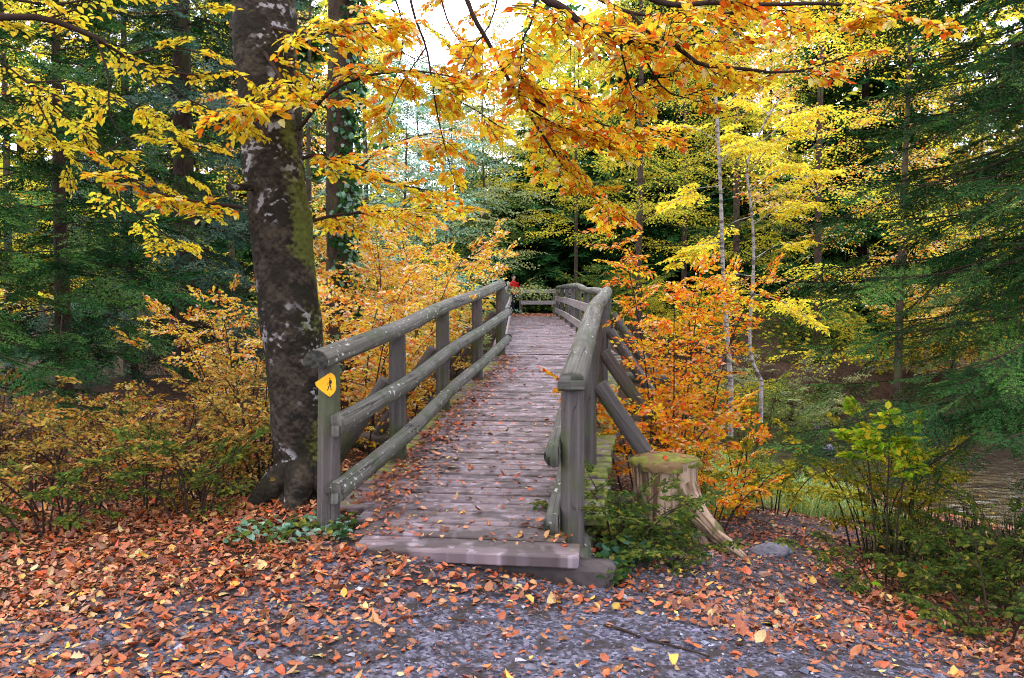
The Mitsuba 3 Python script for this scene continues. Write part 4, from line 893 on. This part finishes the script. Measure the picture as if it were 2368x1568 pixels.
V, Fc, UV = tube(q, np.linspace(.12, .05, 12), 12, wob=.05, wf=6); part(sk, 'root', (V, Fc), 'moss_mat', smooth=True, label='moss covered root')
V, Fc, UV = tube(np.array([st_top - [0, 0, .06], st_top - [0, 0, .02], st_top + [0, 0, .015], st_top + [0, 0, .03]]), [.262, .277, .25, .18], 72, wob=.13, wf=17, seed=3)
part(sk, 'moss_cap', (V, Fc), 'moss_mat', smooth=True)

tl = st_top + np.c_[np.random.default_rng(9).uniform(-.2, .2, (16, 2)), np.full(16, .05)]
rs = np.random.default_rng(10); V, Fc, Cc = leaves(tl, rs.normal(0, 1, (16, 3)) * [1, 1, .15], rs.normal(0, .3, (16, 3)) + [0, 0, 1], .06 * rs.uniform(.6, 1.2, 16), pal(FALLEN, 16, rs), rs, 'ovate', .6, .12, .3, .4)
part(None, 'stump_litter', (V, Fc), 'dry_leaf_mat', color=Cc); labels['stump_litter'] = {'label': 'few fallen leaves lying on the mossy stump top', 'category': 'fallen leaves', 'kind': 'stuff'}
# stick and stones on the ground
rs = np.random.default_rng(12)
def on_ground(px, py):
    for Yq in np.linspace(3, 14, 1100):
        q = at(px, py, Yq)
        if q[2] < float(H(q[:1], q[1:2])[0]): return q
    return q
q = spline([on_ground(*a) + [0, 0, .012] for a in ((1396, 1451), (1440, 1462), (1500, 1485), (1560, 1500), (1640, 1524))], 30)
sk2 = thing('fallen_stick', 'long thin pale stick lying on the path right of the bridge end', 'stick')
add_tube(sk2, 'stem', q, np.linspace(.007, .004, 30), 'twig_mat', 7, wob=.005, wf=20)
for px, py, w, lab in ((1785, 1283, .17, 'low blue grey boulder embedded in the side path'), (1890, 985, .16, 'wet grey stone at the edge of the stream'), (1925, 1040, .2, 'pale flat stone in the shallow stream'), (1225, 1545, .035, 'rounded grey pebble at the bottom middle of the gravel')):
    m = trimesh.creation.icosphere(3); v = np.array(m.vertices); v = v * (1 + .5 * (nfbm(v * 1.6 + px, 3, 4)[:, None] - .5)) * [w, w * .8, w * .42]; c = on_ground(px, py)
    if py < 1100: c = at(px, py, 2.9 / ((py - 690) / F_PX)); c[2] = WATER
    k = thing('stone', lab, 'stone'); scene[k] = mikit.ply((v + c + [0, 0, w * .1], np.array(m.faces)), 'rock_mat', smooth=True)

# ---------------------------------------------------------------- ground cover: grass, reeds, ivy
def blades(P, h, w, lean, rng):
    n = len(P); a = rng.uniform(0, 2 * np.pi, n); e = np.stack([np.cos(a), np.sin(a), 0 * a], 1); s = np.stack([-np.sin(a), np.cos(a), 0 * a], 1)
    h = h[:, None]; m = P + e * h * lean * .35 + [0, 0, 1] * h * .62
    V = np.stack([P - s * w, P + s * w, m - s * w * .75, m + s * w * .75, P + e * h * lean + [0, 0, 1] * h * .92], 1)
    return V.reshape(-1, 3), ((np.arange(n) * 5)[:, None, None] + np.array([[0, 1, 3], [0, 3, 2], [2, 3, 4]])[None]).reshape(-1, 3), 5
def scatter(n, x0, x1, y0, y1, rng, cond=None):
    x, y = rng.uniform(x0, x1, n), rng.uniform(y0, y1, n)
    if cond is not None: k = cond(x, y); x, y = x[k], y[k]
    return np.stack([x, y, H(x, y)], 1)
rng = np.random.default_rng(61)
side = lambda x, y: np.abs(x - (0.75 + 0.5 * (y - 4.2)))
P = scatter(34000, 1.1, 4.5, 5.4, 15, rng, lambda x, y: (x > .55 + .13 * (y - 5) + .5) & ((side(x, y) > .7) | (y > 10)) & (chan(x, y) < -2.6) & ((x < .75 + .5 * (y - 4.2) - .6) | (y > 9.3)) & (nnoise(np.stack([x, y, 0 * x], 1) * 1.4, 3) > .32))
V, Fc, kv = blades(P, rng.uniform(.12, .34, len(P)), .0042, .6, rng)
C = np.repeat(pal([(4, (128, 168, 84)), (3, (162, 194, 122)), (3, (194, 206, 150)), (1, (90, 124, 62)), (2, (206, 200, 130))], len(P), rng), kv, 0)
part(None, 'grass', (V, Fc), 'leaf_mat', color=C); labels['grass'] = {'label': 'tufted green grass on the bank between side path and stream', 'category': 'grass', 'kind': 'stuff'}
P = scatter(900, 2.6, 5.2, 6.6, 8.4, rng, lambda x, y: side(x, y) > .8)
A = P - [0, 0, .05]; B = P + np.stack([rng.normal(0, .09, len(P)), rng.normal(0, .09, len(P)), rng.uniform(.2, .62, len(P))], 1)
V, Fc = twigs(A, B, .004, .002); C = np.repeat(pal([(3, (32, 48, 28)), (2, (52, 70, 36)), (1, (96, 92, 50))], len(P), rng), 6, 0)
part(None, 'reeds', (V, Fc), 'needle_mat', color=C); labels['reeds'] = {'label': 'upright dark horsetail stems beside the stream', 'category': 'horsetail', 'kind': 'stuff'}

def cover(key, lab, catg, P, L, palette, rng, up=.06, asp=.85):
    n = len(P); a = rng.uniform(0, 6.28, n); D = np.stack([np.cos(a), np.sin(a), rng.normal(0, .25, n)], 1); Nn = np.stack([rng.normal(0, .4, n), rng.normal(-.2, .4, n), np.ones(n)], 1)
    hgt = rng.uniform(.01, up, n); Q = P + np.stack([0 * hgt, 0 * hgt, hgt], 1)
    V, Fc, Cc = leaves(Q, D, Nn, L * rng.uniform(.6, 1.3, n), pal(palette, n, rng), rng, 'ovate', asp)
    V2, F2 = twigs(P - [0, 0, .02], Q, .0015, .001); C2 = np.repeat(pal([(1, (70, 80, 44))], n, rng), 6, 0)
    V, Fc, Cc = cat([(V, Fc, Cc), (V2, F2, C2)])
    part(None, key, (V, Fc), 'leaf_mat', color=Cc); labels[key] = {'label': lab, 'category': catg, 'kind': 'stuff'}
clump = lambda x, y, f, t, s: nfbm(np.stack([x, y, 0 * x], 1) * f, 2, s) > t
P = scatter(4200, .45, 1.75, 4.75, 7.2, rng, lambda x, y: (x > .52 + .13 * (y - 5)) & (side(x, y) > .45) & (x < .75 + .5 * (y - 4.2)) & clump(x, y, 2.2, .42, 8))
cover('ground_ivy', 'dark green ivy and strawberry leaves at the foot of the front right post', 'ground cover', P, .055, PAL['green'] + [(5, (58, 92, 66)), (3, (80, 120, 100))], rng, .12)
P = scatter(500, -1.75, -1.0, 5.05, 5.7, rng, lambda x, y: clump(x, y, 3, .45, 8))
cover('ivy_patch', 'small dark ivy patch at the root of the thick beech', 'ground cover', P, .05, PAL['ivy'] + PAL['green'], rng, .08)
P = scatter(3600, -8, -1.5, 5.9, 12, rng, lambda x, y: clump(x, y, 1.1, .5, 12))
cover('undergrowth', 'low mixed yellow and green undergrowth on the left woodland floor', 'undergrowth', P, .045, PAL['dull'] + PAL['green'][:1], rng, .45, .65)
P = scatter(3000, 1.5, 6.5, 5.2, 13, rng, lambda x, y: (side(x, y) > .9) & clump(x, y, 1.3, .5, 13) & (chan(x, y) < -2.8))
cover('herb_layer', 'low green and yellow herbs beside the side path', 'undergrowth', P, .055, PAL['lime'] + PAL['green'] + PAL['dull'], rng, .35, .75)
P = scatter(8000, -9, 16, 17, 44, rng, lambda x, y: ((x < -.6) | (x > 2.2) | (y > 37)) & (chan(x, y) > 3.0))
cover('far_undergrowth', 'dark green herbs on the woodland floor beyond the stream', 'undergrowth', P, .16, PAL['green'] + PAL['olive'], rng, .8, .75)

# ---------------------------------------------------------------- gravel and fallen leaves
rng = np.random.default_rng(71)
P = scatter(24000, -3.2, 4.2, 2.6, 7.0, rng, lambda x, y: ((y < 4.95 - .6 * np.maximum(-x - 1.2, 0)) | (side(x, y) < .8)) & (rng.random(len(x)) < np.exp(-np.maximum(y - 3.4, 0) * .35)))
iv_ = np.array([[1, 0, 0], [-.4, .9, 0], [-.5, -.85, .1], [.1, 0, .9], [-.2, .1, -.9], [.5, .7, .45]]); ico = trimesh.convex.convex_hull(iv_); iv_, if_ = np.array(ico.vertices), np.array(ico.faces)
n = len(P); sz = rng.lognormal(math.log(.0072), .5, n).clip(.003, .030)
yaw = rng.uniform(0, 6.28, n); rz_ = np.stack([np.stack([np.cos(yaw), -np.sin(yaw), 0 * yaw], 1), np.stack([np.sin(yaw), np.cos(yaw), 0 * yaw], 1), np.tile([0, 0, 1.0], (n, 1))], 1)
sv = np.einsum('nij,kj->nki', rz_, iv_) * (1 + rng.normal(0, .16, (n, 6, 1))) * (sz[:, None] * rng.uniform(.6, 1.25, (n, 3)) * [1, 1, .75])[:, None] + (P + [0, 0, .002])[:, None]
C = np.repeat(pal([(5, (88, 87, 102)), (4, (126, 125, 144)), (3, (60, 58, 70)), (1, (172, 172, 186)), (1, (108, 98, 90))], n, rng), 6, 0)
part(None, 'gravel', (sv.reshape(-1, 3), ((np.arange(n) * 6)[:, None, None] + if_[None]).reshape(-1, 3)), 'stone_mat', color=C)
labels['gravel'] = {'label': 'loose grey gravel stones on the path', 'category': 'gravel', 'kind': 'stuff'}

def litter_density(x, y):
    g = nfbm(np.stack([x, y, 0 * x], 1) * 1.1, 3, 21)
    d = .045 + .15 * sstep(.5, .66, g)
    d = np.maximum(d, 1.0 * sstep(-.35, .35, (y - 4.5) + .95 * np.maximum(-x - .55, 0) + 1.3 * (g - .5)) * (x < -.45))          # thick carpet on the left
    d = np.maximum(d, .95 * np.exp(-((y - 4.62 + .12 * (x + .2)) / .28) ** 2) * sstep(1.2, .4, np.abs(x + .1)))           # drift before the deck
    d = np.maximum(d, (.42 + .5 * sstep(.40, .58, g)) * sstep(.8, 1.5, x + .6 * (y - 3.6)) * sstep(3.3, 4.1, y))
    return d
x = rng.uniform(-9, 8, 125000); y = 2.7 + 10 * rng.random(125000) ** 1.6
keep = rng.random(len(x)) < litter_density(x, y) * np.clip(1.6 - .06 * y, .5, 1)
keep &= (np.abs(x) < .72 * y + .6) & ~((y > 5.0) & (np.abs((x + .42) * AN[0] + (y - 5.0) * AN[1]) < .8)) & (chan(x, y) < -2.4)
P1 = np.stack([x, y, H(x, y)], 1)[keep]
P1 = np.vstack([P1, scatter(9000, -4.6, -.6, 4.0, 6.6, rng, lambda x, y: (rng.random(len(x)) < sstep(-.3, .25, (y - 4.6) + .35 * (-x - .9) + .5 * (nnoise(np.stack([x, y, 0 * x], 1) * 2.3, 6) - .5))) & (np.hypot(x + 1.19, y - 5.45) > .12))])
# on the deck: along the edges and thinly over the planks
m = 5200; s = rng.uniform(.05, 26, m) ; s = np.where(rng.random(m) < .66, .05 + 8.35 * rng.random(m) ** 1.25, s)
lat = np.where(rng.random(m) < .62, -.84 + np.abs(rng.normal(0, .22, m)), np.where(rng.random(m) < .4, .72 - np.abs(rng.normal(0, .12, m)), rng.uniform(-.6, .75, m)))
lat = lat + .03
xy = A0 + AX * s[:, None] + AN * lat[:, None]
lv = s > 8.3; xy[lv] = np.stack([rng.uniform(-.3, 1.65, lv.sum()), 5 + s[lv]], 1)
keep = (rng.random(m) < np.where(s < 8.3, .85, .75)) & ~((s < .75) & (lat < -.57))
P2 = np.c_[xy, deck_z(xy[:, 1])][keep]
P3 = scatter(9000, -1.5, 3.5, 31.8, 38, rng); P3[:, 2] = np.maximum(P3[:, 2], 0)
for P in (P1, P2, P3): pass
P = np.vstack([P1, P2, P3]); ondeck = np.r_[np.zeros(len(P1), bool), np.ones(len(P2), bool), np.zeros(len(P3), bool)]
n = len(P); a = rng.uniform(0, 6.283, n); P[:, 2] += rng.uniform(.004, .022, n)
D = np.stack([np.cos(a), np.sin(a), rng.normal(.05, .16, n)], 1); Nn = np.stack([rng.normal(0, .27, n), rng.normal(0, .27, n), np.ones(n)], 1)
L = np.clip(rng.lognormal(math.log(.035), .36, n), .016, .085); L[P[:, 1] > 30] *= 1.5
C = pal(FALLEN, n, rng, .2)
px, py, dep = proj(P)
size = np.where((px > 5) & (px < 2360) & (py < 1560), L / dep, 0)
lob = rng.random(n) < .15; big = np.argsort(-size)[:300]; rest = np.setdiff1d(np.arange(n), big)
nr, fr = rest[P[rest, 1] < 8.5], rest[P[rest, 1] >= 8.5]
V, Fc, Cc = cat([leaves(P[nr], D[nr], Nn[nr], L[nr], C[nr], rng, 'ovate', .68, .14, .3, brown=.5, wild=True), leaves(P[fr], D[fr], Nn[fr], L[fr], C[fr], rng, 'kite', .6, .12, .28, brown=.5, wild=True)])
part(None, 'fallen_leaves', (V, Fc), 'dry_leaf_mat', color=Cc)
labels['fallen_leaves'] = {'label': 'russet fallen leaves littering the ground and the bridge deck', 'category': 'fallen leaves', 'kind': 'stuff'}
for b in big:
    s_ = slice(b, b + 1); V, Fc, Cc = leaves(P[s_], D[s_], Nn[s_], L[s_], C[s_], rng, 'oak' if lob[b] else 'ovate', .68, .14, .3, brown=.45, wild=True)
    c = C[b]; lum = c.mean()
    hue = 'pale yellow' if c[1] > .62 * c[0] else 'tan' if lum > .20 else 'russet' if lum > .09 else 'dark brown'
    big_ = 'small' if L[b] < .05 else 'large'
    where = ('near the bottom left corner' if P[b, 0] < -1.0 else 'on the bare gravel at the bottom middle' if P[b, 0] < .6 else 'near the bottom right corner') if P[b, 1] < 3.9 else \
            ('in the drift on the left' if P[b, 0] < -1.0 else 'in the drift before the deck' if P[b, 0] < .6 else 'on the side path')
    lab = f"{big_} {hue} {'lobed ' if lob[b] else ''}fallen leaf {where}"
    k = thing('fallen_leaf', lab, 'leaf', lab.replace('leaf', 'leaves'))
    scene[k] = mikit.ply((V, Fc), 'dry_leaf_mat', color=Cc)

# ---------------------------------------------------------------- the walker beyond the bridge
pk = thing('person', 'person in red jacket and dark trousers walking beyond the end of the left railing', 'person')
def limb(js, rs):
    sp = [m3.Manifold.sphere(r, 20).translate(list(map(float, j))) for j, r in zip(js, rs)]
    out = m3.Manifold()
    for a, b in zip(sp[:-1], sp[1:]): out = out + m3.Manifold.batch_hull([a, b])
    return out
def smooth_m(m, l=.03, it=8):
    q = m.refine_to_length(l).to_mesh(); t = trimesh.Trimesh(q.vert_properties[:, :3], q.tri_verts); trimesh.smoothing.filter_taubin(t, iterations=it); return np.array(t.vertices), np.array(t.faces)
PB = np.array([0.08, 38.0, float(H(np.array([.08]), np.array([38.0]))[0])])
def at_p(m): v, f = m; return (v @ np.array([[math.cos(.5), -math.sin(.5), 0], [math.sin(.5), math.cos(.5), 0], [0, 0, 1]]).T + PB, f)
head = m3.Manifold.sphere(.095, 24).scale([.85, 1.0, 1.22]).translate([0, .02, 1.62]) + limb([(0, -.075, 1.61), (0, -.10, 1.585)], [.014, .018]) + m3.Manifold.sphere(.022, 12).translate([.083, .02, 1.61]) + m3.Manifold.sphere(.022, 12).translate([-.083, .02, 1.61]) + limb([(0, .02, 1.42), (0, .02, 1.56)], [.058, .052])
hands = m3.Manifold()
for sx, hy in ((-1, -.16), (1, .18)):
    hb = np.array([sx * .27, hy, .86]); hands += limb([hb, hb + [0, -.01, -.07]], [.032, .036])
    for fi in range(4): hands += limb([hb + [0, -.034 + .022 * fi, -.08], hb + [-.012 * sx, -.036 + .022 * fi, -.12 - .008 * (fi in (1, 2))], hb + [-.03 * sx, -.036 + .022 * fi, -.15 - .01 * (fi in (1, 2))]], [.010, .009, .008])
    hands += limb([hb + [0, -.03, -.02], hb + [-.01 * sx, -.06, -.06], hb + [-.02 * sx, -.06, -.09]], [.012, .011, .009])
arms = m3.Manifold()
body = limb([(0, .02, 1.38), (0, .03, 1.2), (0, .02, .98)], [.13, .14, .13]) + limb([(-.17, .02, 1.36), (.17, .02, 1.36)], [.075, .075]) + limb([(-.07, .02, .96), (.07, .02, .96)], [.12, .12])
jacket = body + limb([(-.19, .02, 1.36), (-.25, -.02, 1.1), (-.27, -.15, .90)], [.07, .056, .046]) + limb([(.19, .02, 1.36), (.25, .06, 1.1), (.27, .17, .90)], [.07, .056, .046])
legs = limb([(-.09, .02, .92), (-.10, -.10, .50), (-.10, .02, .10)], [.105, .072, .05]) + limb([(.09, .02, .92), (.10, .08, .50), (.10, .26, .14)], [.105, .072, .05])
shoes = limb([(-.10, .04, .05), (-.10, -.14, .04)], [.05, .042]) + limb([(.10, .28, .09), (.10, .12, .05)], [.05, .042])
hair = m3.Manifold.sphere(.105, 24).scale([.88, .98, 1.1]).translate([0, .045, 1.66])
part(pk, 'body', at_p(smooth_m(head + hands + limb([(-.27, -.15, .90), (-.27, -.16, .84)], [.03, .03]) + limb([(.27, .17, .9), (.27, .18, .84)], [.03, .03]) + limb([(0, .02, 1.42), (0, .02, 1.0)], [.05, .08]) + limb([(-.27, -.15, .9), (-.18, .02, 1.34), (0, .02, 1.34), (.18, .02, 1.34), (.27, .17, .9)], [.03, .04, .05, .04, .03]), .03, 3)), 'skin_mat', smooth=True)
part(pk, 'jacket', at_p(smooth_m(jacket)), 'jacket_mat', smooth=True)
part(pk, 'trousers', at_p(smooth_m(legs)), 'cloth_dark', smooth=True)
part(pk, 'shoe', at_p(smooth_m(shoes)), 'hair_mat', smooth=True)
part(pk, 'hair', at_p(smooth_m(hair)), 'hair_mat', smooth=True)

# ---------------------------------------------------------------- woodland farther off, read as one mass
rng = np.random.default_rng(81)
n = 60000; th = rng.uniform(-1.15, 1.15, n); rr = rng.uniform(46, 80, n); x = rr * np.sin(th); y = rr * np.cos(th)
z = H(x, y) + rng.random(n) ** 1.3 * np.where(np.abs(x / y + .06) < .075, 5, 19)
P = np.stack([x, y, z], 1); a = rng.uniform(0, 6.28, n)
D = np.stack([np.cos(a), np.sin(a), rng.normal(-.2, .3, n)], 1); Nn = rng.normal(0, .5, (n, 3)) + [0, 0, .8]
C = pal(PAL['olive'] + CON['dark'] + PAL['yellow'][:2], n, rng, .25)
ml = leaves(P, D, Nn, .75 * rng.uniform(.6, 1.4, n), C, rng, 'kite', .7)
q = 160; th = rng.uniform(-1.1, 1.1, q); th = np.where(np.abs(th + .06) < .09, th + .3, th); rr = rng.uniform(46, 78, q); b = np.stack([rr * np.sin(th), rr * np.cos(th), 0 * rr], 1); b[:, 2] = H(b[:, 0], b[:, 1]) - .3
mt = twigs(b, b + [0, 0, 15], .22, .06)
V, Fc, Cc = cat([ml, (mt[0], mt[1], np.tile(srgb(70, 58, 50), (len(mt[0]), 1)))])
part(None, 'distant_woodland', (V, Fc), 'leaf_mat', color=Cc)
labels['distant_woodland'] = {'label': 'distant autumn woodland closing the view behind the nearer trees', 'category': 'woodland', 'kind': 'stuff'}
import sys as _s
